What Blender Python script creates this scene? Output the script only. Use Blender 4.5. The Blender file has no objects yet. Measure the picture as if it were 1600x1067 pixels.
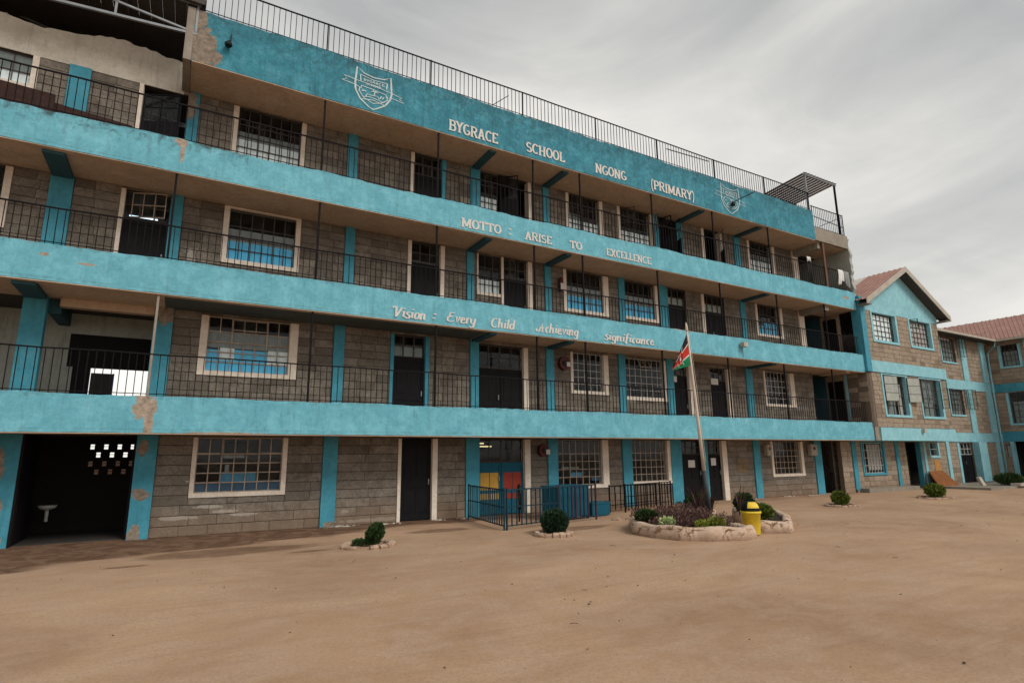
import bpy, math, random
from mathutils import Vector, Matrix
random.seed(7)
R = math.radians
SC = bpy.context.scene
COL = SC.collection

# ------------------------------------------------------------------ camera, sky, sun, exposure
cam = bpy.data.cameras.new('camera')
co = bpy.data.objects.new('camera', cam)
COL.objects.link(co)
cam.sensor_width = 36.0
cam.lens = 36.0 * 900.2 / 1600.0
cam.clip_start = 0.05
cam.clip_end = 2000
yaw, pitch, roll = R(29.98), R(11.23), R(-0.52)
fw = Vector((math.sin(yaw) * math.cos(pitch), math.cos(yaw) * math.cos(pitch), math.sin(pitch)))
r0 = fw.cross(Vector((0, 0, 1))).normalized()
u0 = r0.cross(fw)
rt = math.cos(roll) * r0 + math.sin(roll) * u0
up = -math.sin(roll) * r0 + math.cos(roll) * u0
M = Matrix((rt, up, -fw)).transposed().to_4x4()
M.translation = Vector((0, -14.0, 1.7))
co.matrix_world = M
SC.camera = co

SUN_EL, SUN_AZ = R(42), R(160)      # azimuth clockwise from +Y: behind the camera, a little right
w = bpy.data.worlds.new('World')
SC.world = w
w.use_nodes = True
nt = w.node_tree
for n in list(nt.nodes):
    nt.nodes.remove(n)


def nd(nt, typ, ins=None, **kw):
    n = nt.nodes.new(typ)
    for k, v in kw.items():
        setattr(n, k, v)
    for k, v in (ins or {}).items():
        s = n.inputs[k]
        if isinstance(v, bpy.types.NodeSocket):
            nt.links.new(v, s)
        else:
            s.default_value = v
    return n


def math_(nt, op, a, b=0.0, c=None, clamp=False):
    ins = {0: a, 1: b}
    if c is not None:
        ins[2] = c
    n = nd(nt, 'ShaderNodeMath', ins, operation=op)
    n.use_clamp = clamp
    return n.outputs[0]


def ramp(nt, fac, stops, interp='LINEAR'):
    n = nd(nt, 'ShaderNodeValToRGB', {0: fac})
    cr = n.color_ramp
    cr.interpolation = interp
    while len(cr.elements) < len(stops):
        cr.elements.new(0.5)
    for e, (p, c) in zip(cr.elements, stops):
        e.position = p
        e.color = (c, c, c, 1) if isinstance(c, (int, float)) else (*c, 1)
    return n.outputs[0]


def noise(nt, vec, scale, detail=4.0, rough=0.55, dist=0.0, out=0):
    n = nd(nt, 'ShaderNodeTexNoise', {'Vector': vec, 'Scale': scale, 'Detail': detail, 'Roughness': rough, 'Distortion': dist})
    return n.outputs[out]


def mix(nt, fac, a, b, blend='MIX'):
    n = nd(nt, 'ShaderNodeMix', None, data_type='RGBA', blend_type=blend)
    for k, v in ((0, fac), (6, a), (7, b)):
        if isinstance(v, bpy.types.NodeSocket):
            nt.links.new(v, n.inputs[k])
        else:
            n.inputs[k].default_value = (*v, 1) if isinstance(v, tuple) and len(v) == 3 else v
    return n.outputs[2]


sky = nd(nt, 'ShaderNodeTexSky', None, sky_type='NISHITA', sun_disc=False, sun_elevation=SUN_EL, sun_rotation=SUN_AZ)
tc = nd(nt, 'ShaderNodeTexCoord').outputs['Generated']
mp = nd(nt, 'ShaderNodeMapping', {'Vector': tc, 'Scale': (1.0, 1.0, 2.6)}).outputs[0]
n1 = noise(nt, mp, 1.25, 5, 0.48, 0.5)
n2 = noise(nt, mp, 0.75, 2, 0.45, 0.2)
cl = math_(nt, 'ADD', math_(nt, 'MULTIPLY', n1, 0.65), math_(nt, 'MULTIPLY', n2, 0.35))
elev = nd(nt, 'ShaderNodeSeparateXYZ', {0: tc}).outputs[2]
n3 = noise(nt, mp, 3.4, 6, 0.6, 0.8)
cl = math_(nt, 'ADD', cl, math_(nt, 'MULTIPLY', math_(nt, 'SUBTRACT', 0.42, elev), 0.30))
cl = math_(nt, 'ADD', cl, math_(nt, 'MULTIPLY', math_(nt, 'SUBTRACT', n3, 0.5), 0.16))
cloud = ramp(nt, cl, [(0.33, (3.9, 3.95, 3.9)), (0.44, (5.5, 5.45, 5.2)), (0.52, (7.2, 6.95, 6.5)), (0.62, (9.0, 8.6, 8.05))])
skyc = mix(nt, 0.93, sky.outputs[0], cloud)
bg = nd(nt, 'ShaderNodeBackground', {'Color': skyc, 'Strength': 0.088})
nt.links.new(bg.outputs[0], nd(nt, 'ShaderNodeOutputWorld').inputs[0])

sl = bpy.data.lights.new('sun', 'SUN')
sl.energy = 1.5
sl.angle = R(22)
sl.color = (1.0, 0.93, 0.84)
so = bpy.data.objects.new('sun', sl)
COL.objects.link(so)
sd = Vector((math.sin(SUN_AZ) * math.cos(SUN_EL), math.cos(SUN_AZ) * math.cos(SUN_EL), math.sin(SUN_EL)))
so.rotation_euler = sd.to_track_quat('Z', 'Y').to_euler()
so.location = sd * 60

SC.view_settings.view_transform = 'Standard'
SC.view_settings.look = 'None'
SC.view_settings.exposure = 0.48
SC.view_settings.gamma = 1.0
SC.view_settings.use_curve_mapping = False

# ------------------------------------------------------------------ materials
MATS = {}


def newmat(name):
    m = bpy.data.materials.new(name)
    m.use_nodes = True
    nt = m.node_tree
    for n in list(nt.nodes):
        nt.nodes.remove(n)
    b = nd(nt, 'ShaderNodeBsdfPrincipled')
    out = nd(nt, 'ShaderNodeOutputMaterial', {0: b.outputs[0]})
    return m, nt, b


def wpos(nt):
    return nd(nt, 'ShaderNodeNewGeometry').outputs['Position']


def bump(nt, b, h, strength=0.3, dist=0.02):
    n = nd(nt, 'ShaderNodeBump', {'Height': h, 'Strength': strength, 'Distance': dist})
    nt.links.new(n.outputs[0], b.inputs['Normal'])


def patches(nt, pos, pts, nscale=6.5, namt=1.9):
    """union mask of noisy blobs: pts = (x, z, rx, rz[, y, ry])"""
    nz = noise(nt, pos, nscale, 5, 0.65)
    nz = math_(nt, 'MULTIPLY', math_(nt, 'SUBTRACT', nz, 0.5), namt)
    sep = nd(nt, 'ShaderNodeSeparateXYZ', {0: pos})
    tot = None
    for x, z, rx, rz in pts:
        a = math_(nt, 'DIVIDE', math_(nt, 'SUBTRACT', sep.outputs[0], x), rx)
        c = math_(nt, 'DIVIDE', math_(nt, 'SUBTRACT', sep.outputs[2], z), rz)
        d = math_(nt, 'SQRT', math_(nt, 'ADD', math_(nt, 'MULTIPLY', a, a), math_(nt, 'MULTIPLY', c, c)))
        v = math_(nt, 'SUBTRACT', 1.0, d)
        tot = v if tot is None else math_(nt, 'MAXIMUM', tot, v)
    v = math_(nt, 'ADD', tot, nz)
    return math_(nt, 'MULTIPLY', v, 9.0, clamp=True)


def paint(name, c, c2=None, grime=0.3, grimec=(0.03, 0.04, 0.04), peel=None, peelc=(0.30, 0.25, 0.20), rough=0.75, fade=0.5, mold_and_line=None, grain=0.45, mottle=0.22):
    m, nt, b = newmat(name)
    p = wpos(nt)
    c2 = c2 or tuple(x * 0.72 for x in c)
    big = ramp(nt, noise(nt, p, 0.9, 8, 0.68, 0.2), [(0.33, 0.0), (0.68, 1.0)])
    col = mix(nt, big, c, c2)
    fine = noise(nt, p, 11, 8, 0.82, 0.3)
    col = mix(nt, math_(nt, 'MULTIPLY', ramp(nt, fine, [(0.40, 1.0), (0.54, 0.0)]), grain), col, tuple(x * 0.62 for x in c))
    mo = ramp(nt, noise(nt, p, 4.2, 9, 0.8, 0.5), [(0.44, 1.0), (0.54, 0.0)])
    col = mix(nt, math_(nt, 'MULTIPLY', mo, mottle), col, tuple(x * 0.5 for x in c))
    # faded pale wash
    pale = tuple(min(0.75, x * 1.3 + 0.06) for x in c)
    wsh = ramp(nt, noise(nt, p, 2.3, 8, 0.72, 0.1), [(0.46, 0.0), (0.74, 1.0)])
    col = mix(nt, math_(nt, 'MULTIPLY', wsh, fade), col, pale)
    # dark specks and run-off streaks
    st = nd(nt, 'ShaderNodeMapping', {'Vector': p, 'Scale': (6.0, 6.0, 0.55)}).outputs[0]
    strk = ramp(nt, noise(nt, st, 1.6, 6, 0.7), [(0.53, 0.0), (0.70, 1.0)])
    spk = ramp(nt, noise(nt, p, 16, 6, 0.8, 0.6), [(0.58, 0.0), (0.64, 1.0)])
    clus = ramp(nt, noise(nt, p, 1.7, 4, 0.6), [(0.45, 0.0), (0.66, 1.0)])
    g = math_(nt, 'ADD', math_(nt, 'MULTIPLY', strk, 0.62), math_(nt, 'MULTIPLY', spk, clus), clamp=True)
    col = mix(nt, math_(nt, 'MULTIPLY', g, grime), col, grimec)
    if mold_and_line:      # mould below upper edges, dark lines along band edges: (z at the edge, depth, amount)
        for z1, dep, amt, xr in mold_and_line:
            sep = nd(nt, 'ShaderNodeSeparateXYZ', {0: p})
            h = math_(nt, 'DIVIDE', math_(nt, 'SUBTRACT', sep.outputs[2], z1 - dep), dep)
            nn = noise(nt, p, 4.5, 8, 0.74, 1.2)
            mm = math_(nt, 'MULTIPLY', math_(nt, 'ADD', math_(nt, 'MULTIPLY', math_(nt, 'MINIMUM', h, 1.0), 0.62), math_(nt, 'MULTIPLY', math_(nt, 'SUBTRACT', nn, 0.62), 2.6)), 1.5, clamp=True)
            mm = math_(nt, 'MULTIPLY', mm, math_(nt, 'GREATER_THAN', h, 0.0))
            mm = math_(nt, 'MULTIPLY', mm, math_(nt, 'LESS_THAN', h, 1.06))
            if xr:
                mm = math_(nt, 'MULTIPLY', mm, math_(nt, 'LESS_THAN', sep.outputs[0], xr))
            col = mix(nt, math_(nt, 'MULTIPLY', mm, amt), col, grimec)
    if peel:
        pm = patches(nt, p, peel)
        pc = mix(nt, ramp(nt, noise(nt, p, 9, 5, 0.7), [(0.35, 0.0), (0.65, 1.0)]), peelc, tuple(x * 0.45 for x in peelc))
        col = mix(nt, pm, col, pc)
    # chips everywhere
    chip = ramp(nt, noise(nt, p, 7.5, 6, 0.72, 0.3), [(0.715, 0.0), (0.735, 1.0)])
    col = mix(nt, math_(nt, 'MULTIPLY', chip, 0.7), col, (0.34, 0.30, 0.26))
    nt.links.new(col, b.inputs['Base Color'])
    b.inputs['Roughness'].default_value = rough
    b.inputs['Specular IOR Level'].default_value = 0.25
    bump(nt, b, math_(nt, 'ADD', noise(nt, p, 10, 6, 0.7), math_(nt, 'MULTIPLY', noise(nt, p, 1.4, 3, 0.5), 2.0)), 0.45, 0.02)
    MATS[name] = m
    return m


CY = (0.150, 0.435, 0.535)
CY2 = (0.105, 0.365, 0.465)
m_fascia = paint('band_paint', CY, CY2, 0.42, peel=[(-0.62, 2.75, 0.22, 0.30), (-0.52, 2.45, 0.09, 0.40), (-0.5, 8.72, 0.13, 0.12), (-0.45, 8.5, 0.05, 0.3), (7.1, 8.86, 1.6, 0.06), (3.9, 8.84, 0.7, 0.07), (-1.9, 5.6, 0.16, 0.03), (-2.6, 5.7, 0.07, 0.04), (0.9, 2.24, 0.8, 0.02), (15.3, 5.95, 0.9, 0.03), (25.2, 8.45, 0.25, 0.07)], peelc=(0.42, 0.345, 0.275), mold_and_line=[(8.8, 0.5, 0.85, 0.9), (2.99, 0.13, 0.5, None), (5.95, 0.14, 0.5, None), (8.8, 0.15, 0.5, None), (2.31, 0.07, 0.35, None), (5.25, 0.07, 0.35, None), (8.07, 0.07, 0.35, None)], fade=0.6, mottle=0.13)
m_parapet = paint('parapet_paint', (0.045, 0.270, 0.360), (0.020, 0.150, 0.215), 0.85, grimec=(0.018, 0.04, 0.05), peel=[(-0.30, 11.2, 0.34, 0.62), (-0.1, 11.05, 0.25, 0.22), (-0.4, 12.0, 0.16, 0.4), (23.6, 11.2, 0.12, 0.5)], peelc=(0.27, 0.22, 0.17), mold_and_line=[(12.22, 1.15, 0.72, None)], fade=0.6, grain=0.8, mottle=0.62)
m_pil = paint('pilaster_paint', (0.060, 0.300, 0.405), (0.042, 0.235, 0.325), 0.4, peel=[(-3.06, 1.6, 0.12, 0.35), (-2.98, 0.75, 0.10, 0.22), (-3.0, 0.05, 0.2, 0.25), (-0.62, 1.95, 0.10, 0.2), (-0.6, 0.95, 0.2, 0.13), (-0.62, 0.1, 0.14, 0.22), (-0.5, 5.0, 0.3, 0.22), (-0.47, 10.45, 0.2, 0.4), (3.5, 0.05, 0.2, 0.08)], fade=0.3)
m_light = paint('pale_turquoise_paint', (0.28, 0.57, 0.66), (0.22, 0.50, 0.59), 0.25, fade=0.4)
m_cream = paint('cream_surround_paint', (0.76, 0.68, 0.59), (0.68, 0.59, 0.49), 0.25, grimec=(0.20, 0.14, 0.10), peelc=(0.3, 0.25, 0.2), fade=0.2)
m_lintel = paint('lintel_plaster', (0.60, 0.57, 0.50), (0.46, 0.42, 0.35), 0.5, grimec=(0.12, 0.10, 0.08), fade=0.2)
m_soffit = paint('soffit_plaster', (0.56, 0.43, 0.32), (0.44, 0.33, 0.24), 0.5, grimec=(0.10, 0.07, 0.05), fade=0.25)
m_conc = paint('bare_concrete', (0.30, 0.27, 0.225), (0.21, 0.185, 0.15), 0.6, grimec=(0.07, 0.055, 0.045), fade=0.3)
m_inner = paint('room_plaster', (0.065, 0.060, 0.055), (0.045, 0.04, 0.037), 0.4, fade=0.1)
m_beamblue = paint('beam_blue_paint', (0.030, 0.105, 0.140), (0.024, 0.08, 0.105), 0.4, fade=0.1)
m_slate = paint('dark_slate_soffit', (0.085, 0.105, 0.105), (0.06, 0.07, 0.07), 0.4, fade=0.15)  # darker slate colour for one stretch of balcony soffit
m_palewall = paint('pale_grey_plaster', (0.42, 0.45, 0.41), (0.33, 0.36, 0.33), 0.5, fade=0.2)


def simple(name, c, rough=0.6, metal=0.0, var=0.25, scale=6.0, bumpy=0.15, spec=0.3):
    m, nt, b = newmat(name)
    p = wpos(nt)
    col = mix(nt, ramp(nt, noise(nt, p, scale, 5, 0.65), [(0.3, 0.0), (0.7, 1.0)]), c, tuple(x * (1 - var) for x in c))
    sp = ramp(nt, noise(nt, p, scale * 5, 4, 0.7), [(0.5, 0.0), (0.72, 1.0)])
    col = mix(nt, math_(nt, 'MULTIPLY', sp, 0.3), col, tuple(x * 0.5 for x in c))
    nt.links.new(col, b.inputs['Base Color'])
    b.inputs['Roughness'].default_value = rough
    b.inputs['Metallic'].default_value = metal
    b.inputs['Specular IOR Level'].default_value = spec
    if bumpy:
        bump(nt, b, noise(nt, p, scale * 3, 5, 0.6), bumpy, 0.01)
    MATS[name] = m
    return m


m_rail = simple('railing_steel', (0.012, 0.010, 0.012), 0.7, 0, spec=0.08)
m_railup = simple('roof_railing_steel', (0.007, 0.009, 0.018), 0.7, 0, spec=0.08)
m_steel = simple('galvanised_steel', (0.22, 0.24, 0.26), 0.5, 0.4)
m_wframe = simple('window_steel_brown', (0.46, 0.38, 0.31), 0.6, 0.0, 0.5)
m_wframe2 = simple('window_steel_dark', (0.085, 0.072, 0.065), 0.6, 0.0, 0.5)
m_wframe3 = simple('window_steel_white', (0.5, 0.5, 0.48), 0.6, 0.0, 0.3)
m_door = simple('black_door_paint', (0.010, 0.010, 0.012), 0.6, 0.0, 0.4, 4, 0.3, spec=0.12)
m_doorteal = simple('teal_door_paint', (0.012, 0.105, 0.165), 0.6, 0, 0.3, 4, spec=0.12)
m_yellow = simple('yellow_door_paint', (0.52, 0.30, 0.045), 0.6, 0, 0.2, 4)
m_red = simple('red_door_paint', (0.32, 0.035, 0.018), 0.6, 0, 0.25, 4)
m_white = simple('white_paint', (0.72, 0.72, 0.70), 0.7, 0, 0.1)
m_paper = simple('paper', (0.62, 0.61, 0.58), 0.9, 0, 0.08, 12, 0)
m_cloth = simple('white_cloth', (0.70, 0.71, 0.70), 0.95, 0, 0.12)
m_clothdark = simple('dark_cloth', (0.025, 0.024, 0.028), 0.95)
m_sheet_blue = simple('blue_sheet', (0.10, 0.60, 1.0), 0.9, 0, 0.05, 3, 0.1)  # flat colours for the sheets set behind the panes
m_sheet_white = simple('white_sheet', (0.93, 0.96, 0.98), 0.9, 0, 0.1, 3, 0.1)
m_sheet_grey = simple('grey_sheet', (0.26, 0.28, 0.28), 0.9, 0, 0.3, 3, 0.1)
m_reflblue = simple('dark_blue_reflection', (0.03, 0.10, 0.19), 0.8)  # blue reflections in the ground-floor panes, put in as flat colour
m_reflblue2 = simple('blue_reflection', (0.05, 0.27, 0.45), 0.8)
m_curt_pink = simple('pale_pink_curtain', (0.60, 0.52, 0.49), 0.9, 0, 0.35, 9, 0.3)
m_extred = simple('extinguisher_red', (0.085, 0.012, 0.012), 0.5)
m_blackplastic = simple('black_plastic', (0.008, 0.009, 0.010), 0.4, 0, 0.1, spec=0.2)
m_binyellow = simple('yellow_plastic', (0.80, 0.57, 0.04), 0.5, 0, 0.22, 7, 0.1)
m_pole = simple('cream_pole_paint', (0.68, 0.56, 0.46), 0.6, 0, 0.25)
m_polegrey = simple('dark_pole_paint', (0.05, 0.06, 0.07), 0.6)
m_flagk = simple('flag_black', (0.02, 0.02, 0.022), 0.9, 0, 0.1, 5, 0)
m_flagr = simple('flag_red', (0.62, 0.045, 0.03), 0.9, 0, 0.12, 5, 0)
m_flagg = simple('flag_green', (0.015, 0.26, 0.12), 0.9, 0, 0.12, 5, 0)
m_flagw = simple('flag_white', (0.75, 0.72, 0.70), 0.9, 0, 0.05, 5, 0)
m_paintwhite = simple('lettering_paint', (0.66, 0.65, 0.62), 0.8, 0, 0.2, 9, 0)
m_crest = simple('crest_line_paint', (0.56, 0.68, 0.70), 0.8, 0, 0.35, 9, 0)
m_ochre = simple('ochre_lettering', (0.30, 0.20, 0.09), 0.8, 0, 0.3)
m_orange = simple('orange_notice', (0.48, 0.24, 0.07), 0.8, 0, 0.2)
m_rust = simple('rusty_board', (0.25, 0.095, 0.03), 0.9, 0, 0.4, 3)
m_meter = simple('meter_box_metal', (0.40, 0.37, 0.31), 0.7)
m_soil = simple('dark_soil', (0.035, 0.022, 0.015), 1.0, 0, 0.4)
m_debris = simple('rusted_debris', (0.06, 0.030, 0.025), 0.9, 0, 0.5, 5, 0.5)
m_peach = simple('peach_render', (0.62, 0.40, 0.28), 0.9, 0, 0.3, 4, 0.3)
m_sink = simple('sink_ceramic', (0.55, 0.55, 0.52), 0.3)
m_limewash = simple('limewash_splash', (0.60, 0.56, 0.50), 0.95, 0, 0.3, 8, 0.5)
m_tube_off = simple('lamp_body', (0.6, 0.6, 0.6), 0.5)


def emit(name, c, s):
    m = bpy.data.materials.new(name)
    m.use_nodes = True
    nt = m.node_tree
    for n in list(nt.nodes):
        nt.nodes.remove(n)
    e = nd(nt, 'ShaderNodeEmission', {0: (*c, 1), 1: s})
    nd(nt, 'ShaderNodeOutputMaterial', {0: e.outputs[0]})
    return m


m_tube = emit('fluorescent_tube', (0.75, 0.88, 1.0), 1.6)
m_tubey = emit('warm_fluorescent_tube', (1.0, 0.80, 0.38), 0.8)

# glass: see-through with a weak mirror of the sky
m_glass = bpy.data.materials.new('window_glass')
m_glass.use_nodes = True
g = m_glass.node_tree
for n in list(g.nodes):
    g.nodes.remove(n)
fr = nd(g, 'ShaderNodeFresnel', {'IOR': 1.45})
gp = wpos(g)
dirt = ramp(g, noise(g, gp, 3, 4, 0.6), [(0.4, 0.0), (0.75, 0.05)])
tr = nd(g, 'ShaderNodeBsdfTransparent', {0: (0.93, 0.96, 0.96, 1)})
gl = nd(g, 'ShaderNodeBsdfGlossy', {0: (0.9, 0.95, 1, 1), 'Roughness': 0.05})
gb = nd(g, 'ShaderNodeBump', {'Height': noise(g, gp, 2.2, 2, 0.5), 'Strength': 0.03, 'Distance': 0.05})
g.links.new(gb.outputs[0], gl.inputs['Normal'])
df = nd(g, 'ShaderNodeBsdfDiffuse', {0: (0.35, 0.35, 0.33, 1)})
m1 = nd(g, 'ShaderNodeMixShader', {0: math_(g, 'MULTIPLY', math_(g, 'MULTIPLY', fr.outputs[0], 0.55), math_(g, 'SUBTRACT', 1.0, nd(g, 'ShaderNodeNewGeometry').outputs['Backfacing'])), 1: tr.outputs[0], 2: gl.outputs[0]})
m2 = nd(g, 'ShaderNodeMixShader', {0: dirt, 1: m1.outputs[0], 2: df.outputs[0]})
nd(g, 'ShaderNodeOutputMaterial', {0: m2.outputs[0]})


def stone_mat(name, c1, c2, c3, grime_lo=True, tan=False):
    m, nt, b = newmat(name)
    p = wpos(nt)
    oi = nd(nt, 'ShaderNodeObjectInfo').outputs['Random']
    ri = nd(nt, 'ShaderNodeNewGeometry').outputs['Random Per Island']
    s = math_(nt, 'FRACT', math_(nt, 'ADD', oi, ri))
    col = ramp(nt, s, [(0.0, c1), (0.45, c2), (0.8, c1), (1.0, c3)])
    v = noise(nt, p, 3.0, 6, 0.7, 0.4)
    col = mix(nt, math_(nt, 'MULTIPLY', ramp(nt, v, [(0.35, 1.0), (0.6, 0.0)]), 0.55), col, tuple(x * 0.42 for x in c1))
    f = noise(nt, p, 24, 8, 0.85)
    col = mix(nt, math_(nt, 'MULTIPLY', ramp(nt, f, [(0.42, 1.0), (0.55, 0.0)]), 0.62), col, tuple(x * 0.45 for x in c1))
    col = mix(nt, math_(nt, 'MULTIPLY', ramp(nt, noise(nt, p, 30, 3, 0.7), [(0.6, 0.0), (0.7, 1.0)]), 0.35), col, tuple(min(0.8, x * 1.6) for x in c3))
    splash = ramp(nt, noise(nt, p, 4.2, 6, 0.7, 0.8), [(0.715, 0.0), (0.735, 1.0)])
    col = mix(nt, math_(nt, 'MULTIPLY', splash, 0.8), col, (0.55, 0.53, 0.48))
    if not tan:
        wm = patches(nt, p, [(0.15, 0.40, 0.42, 0.045), (0.75, 0.62, 0.30, 0.04), (1.15, 0.50, 0.30, 0.04), (1.55, 0.42, 0.30, 0.05), (0.45, 1.20, 0.16, 0.03), (3.9, 0.35, 0.10, 0.05), (-0.1, 6.35, 0.10, 0.35), (-0.15, 5.9, 0.15, 0.3), (4.9, 0.10, 1.2, 0.05)], 8, 1.8)
        col = mix(nt, math_(nt, 'MULTIPLY', wm, 0.55), col, (0.52, 0.49, 0.44))
        dk = ramp(nt, noise(nt, p, 1.9, 7, 0.72, 0.8), [(0.52, 0), (0.68, 1)])
        col = mix(nt, math_(nt, 'MULTIPLY', dk, 0.5), col, (0.06, 0.050, 0.042))
    if grime_lo:
        sep = nd(nt, 'ShaderNodeSeparateXYZ', {0: p})
        h = math_(nt, 'SUBTRACT', 0.45, math_(nt, 'SUBTRACT', sep.outputs[2], math_(nt, 'MULTIPLY', noise(nt, p, 1.3, 4, 0.6), 0.5)))
        col = mix(nt, math_(nt, 'MULTIPLY', math_(nt, 'MULTIPLY', h, 1.8, clamp=True), 0.55), col, (0.22, 0.145, 0.095))
    nt.links.new(col, b.inputs['Base Color'])
    b.inputs['Roughness'].default_value = 0.95
    b.inputs['Specular IOR Level'].default_value = 0.1
    bump(nt, b, math_(nt, 'ADD', noise(nt, p, 26, 6, 0.75), noise(nt, p, 7, 4, 0.6)), 0.7, 0.02)
    return m


m_stone = stone_mat('grey_dressed_stone', (0.19, 0.168, 0.142), (0.285, 0.252, 0.212), (0.155, 0.135, 0.112))
m_stoneB = stone_mat('tan_dressed_stone', (0.42, 0.345, 0.27), (0.35, 0.285, 0.215), (0.20, 0.155, 0.115), True, True)
m_mortar = simple('mortar', (0.062, 0.050, 0.042), 0.95, 0, 0.3, 8, 0.4)
m_mortarB = simple('tan_mortar', (0.17, 0.135, 0.105), 0.95, 0, 0.3, 8, 0.4)

# red ribbed roofing
m_roof = paint('red_roof_sheet_paint', (0.37, 0.200, 0.160), (0.30, 0.155, 0.122), 0.35, grimec=(0.12, 0.07, 0.05), fade=0.45, rough=0.6)
m_roofpale = simple('pale_roof_sheet', (0.55, 0.50, 0.47), 0.6, 0, 0.2)
m_roofunder = simple('dark_roof_underside', (0.075, 0.065, 0.060), 0.8, 0, 0.3, 4)
m_bay = simple('dark_bay_render', (0.022, 0.019, 0.017), 0.95, 0, 0.3, 4)  # the bay's inner darkness is put into this near-black colour
m_barge = simple('weathered_barge_board', (0.46, 0.42, 0.36), 0.8, 0, 0.25, 3)
m_canopy = simple('grey_ribbed_sheet', (0.16, 0.145, 0.14), 0.6, 0.2, 0.2, 5)

# ground
m_ground, nt, b = newmat('packed_earth')
p = wpos(nt)
st = nd(nt, 'ShaderNodeMapping', {'Vector': p, 'Scale': (0.72, 1.0, 1.0), 'Rotation': (0, 0, R(-14))}).outputs[0]
c = mix(nt, ramp(nt, noise(nt, st, 0.42, 7, 0.62, 0.7), [(0.34, 0.0), (0.66, 1.0)]), (0.525, 0.352, 0.226), (0.365, 0.226, 0.138))
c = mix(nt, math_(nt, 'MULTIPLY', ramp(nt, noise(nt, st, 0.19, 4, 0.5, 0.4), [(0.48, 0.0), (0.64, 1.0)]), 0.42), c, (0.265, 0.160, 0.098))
c = mix(nt, math_(nt, 'MULTIPLY', ramp(nt, noise(nt, st, 1.7, 8, 0.68, 0.8), [(0.42, 0.0), (0.62, 1.0)]), 0.5), c, (0.50, 0.36, 0.265))
c = mix(nt, math_(nt, 'MULTIPLY', ramp(nt, noise(nt, p, 32, 8, 0.88), [(0.40, 1.0), (0.54, 0.0)]), 0.50), c, (0.24, 0.148, 0.094))
c = mix(nt, math_(nt, 'MULTIPLY', ramp(nt, noise(nt, p, 110, 3, 0.8), [(0.62, 0.0), (0.72, 1.0)]), 0.4), c, (0.60, 0.48, 0.38))
tk = nd(nt, 'ShaderNodeMapping', {'Vector': p, 'Scale': (0.35, 5.0, 1.0), 'Rotation': (0, 0, R(-22))}).outputs[0]
c = mix(nt, math_(nt, 'MULTIPLY', ramp(nt, noise(nt, tk, 1.3, 6, 0.7, 0.6), [(0.52, 0.0), (0.66, 1.0)]), 0.26), c, (0.28, 0.172, 0.108))
# damp strip along the long facade, with damp and other dark patches
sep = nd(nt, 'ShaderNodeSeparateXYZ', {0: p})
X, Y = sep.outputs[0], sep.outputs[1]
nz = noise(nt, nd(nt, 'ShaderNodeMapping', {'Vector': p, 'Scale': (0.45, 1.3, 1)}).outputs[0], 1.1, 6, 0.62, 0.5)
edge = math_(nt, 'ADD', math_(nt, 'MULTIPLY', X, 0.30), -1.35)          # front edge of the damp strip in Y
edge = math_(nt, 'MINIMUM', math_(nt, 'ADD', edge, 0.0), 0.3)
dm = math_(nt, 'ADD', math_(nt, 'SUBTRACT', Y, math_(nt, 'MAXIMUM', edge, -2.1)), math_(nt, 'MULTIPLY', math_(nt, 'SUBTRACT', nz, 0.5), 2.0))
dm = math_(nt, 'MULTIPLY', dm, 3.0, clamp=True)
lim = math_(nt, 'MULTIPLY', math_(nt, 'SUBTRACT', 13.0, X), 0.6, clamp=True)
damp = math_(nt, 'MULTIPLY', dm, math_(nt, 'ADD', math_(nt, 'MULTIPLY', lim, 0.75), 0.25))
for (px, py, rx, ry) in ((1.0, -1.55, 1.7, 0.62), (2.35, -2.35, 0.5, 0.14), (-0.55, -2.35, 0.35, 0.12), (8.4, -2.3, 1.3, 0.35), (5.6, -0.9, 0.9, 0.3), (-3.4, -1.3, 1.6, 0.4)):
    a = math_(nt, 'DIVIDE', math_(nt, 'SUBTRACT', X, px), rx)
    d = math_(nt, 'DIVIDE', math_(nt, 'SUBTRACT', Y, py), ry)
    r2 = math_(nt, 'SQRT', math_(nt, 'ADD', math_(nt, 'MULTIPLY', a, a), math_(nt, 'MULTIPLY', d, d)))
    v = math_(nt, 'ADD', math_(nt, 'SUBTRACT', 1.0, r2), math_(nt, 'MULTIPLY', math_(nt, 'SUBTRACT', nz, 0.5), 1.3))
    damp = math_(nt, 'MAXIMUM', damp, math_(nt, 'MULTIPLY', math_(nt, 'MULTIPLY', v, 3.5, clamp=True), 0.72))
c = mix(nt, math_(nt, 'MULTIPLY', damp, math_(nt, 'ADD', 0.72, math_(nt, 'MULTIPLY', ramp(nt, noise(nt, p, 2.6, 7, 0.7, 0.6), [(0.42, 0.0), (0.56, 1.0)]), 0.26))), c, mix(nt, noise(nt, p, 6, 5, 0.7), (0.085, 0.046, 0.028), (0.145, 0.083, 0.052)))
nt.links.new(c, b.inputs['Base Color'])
b.inputs['Roughness'].default_value = 0.95
b.inputs['Specular IOR Level'].default_value = 0.15
hh = math_(nt, 'ADD', math_(nt, 'ADD', math_(nt, 'MULTIPLY', noise(nt, p, 30, 8, 0.85), 0.9), noise(nt, st, 2.2, 6, 0.6)), math_(nt, 'MULTIPLY', noise(nt, tk, 1.3, 6, 0.7, 0.6), 0.35))
bump(nt, b, hh, 0.45, 0.025)

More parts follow.
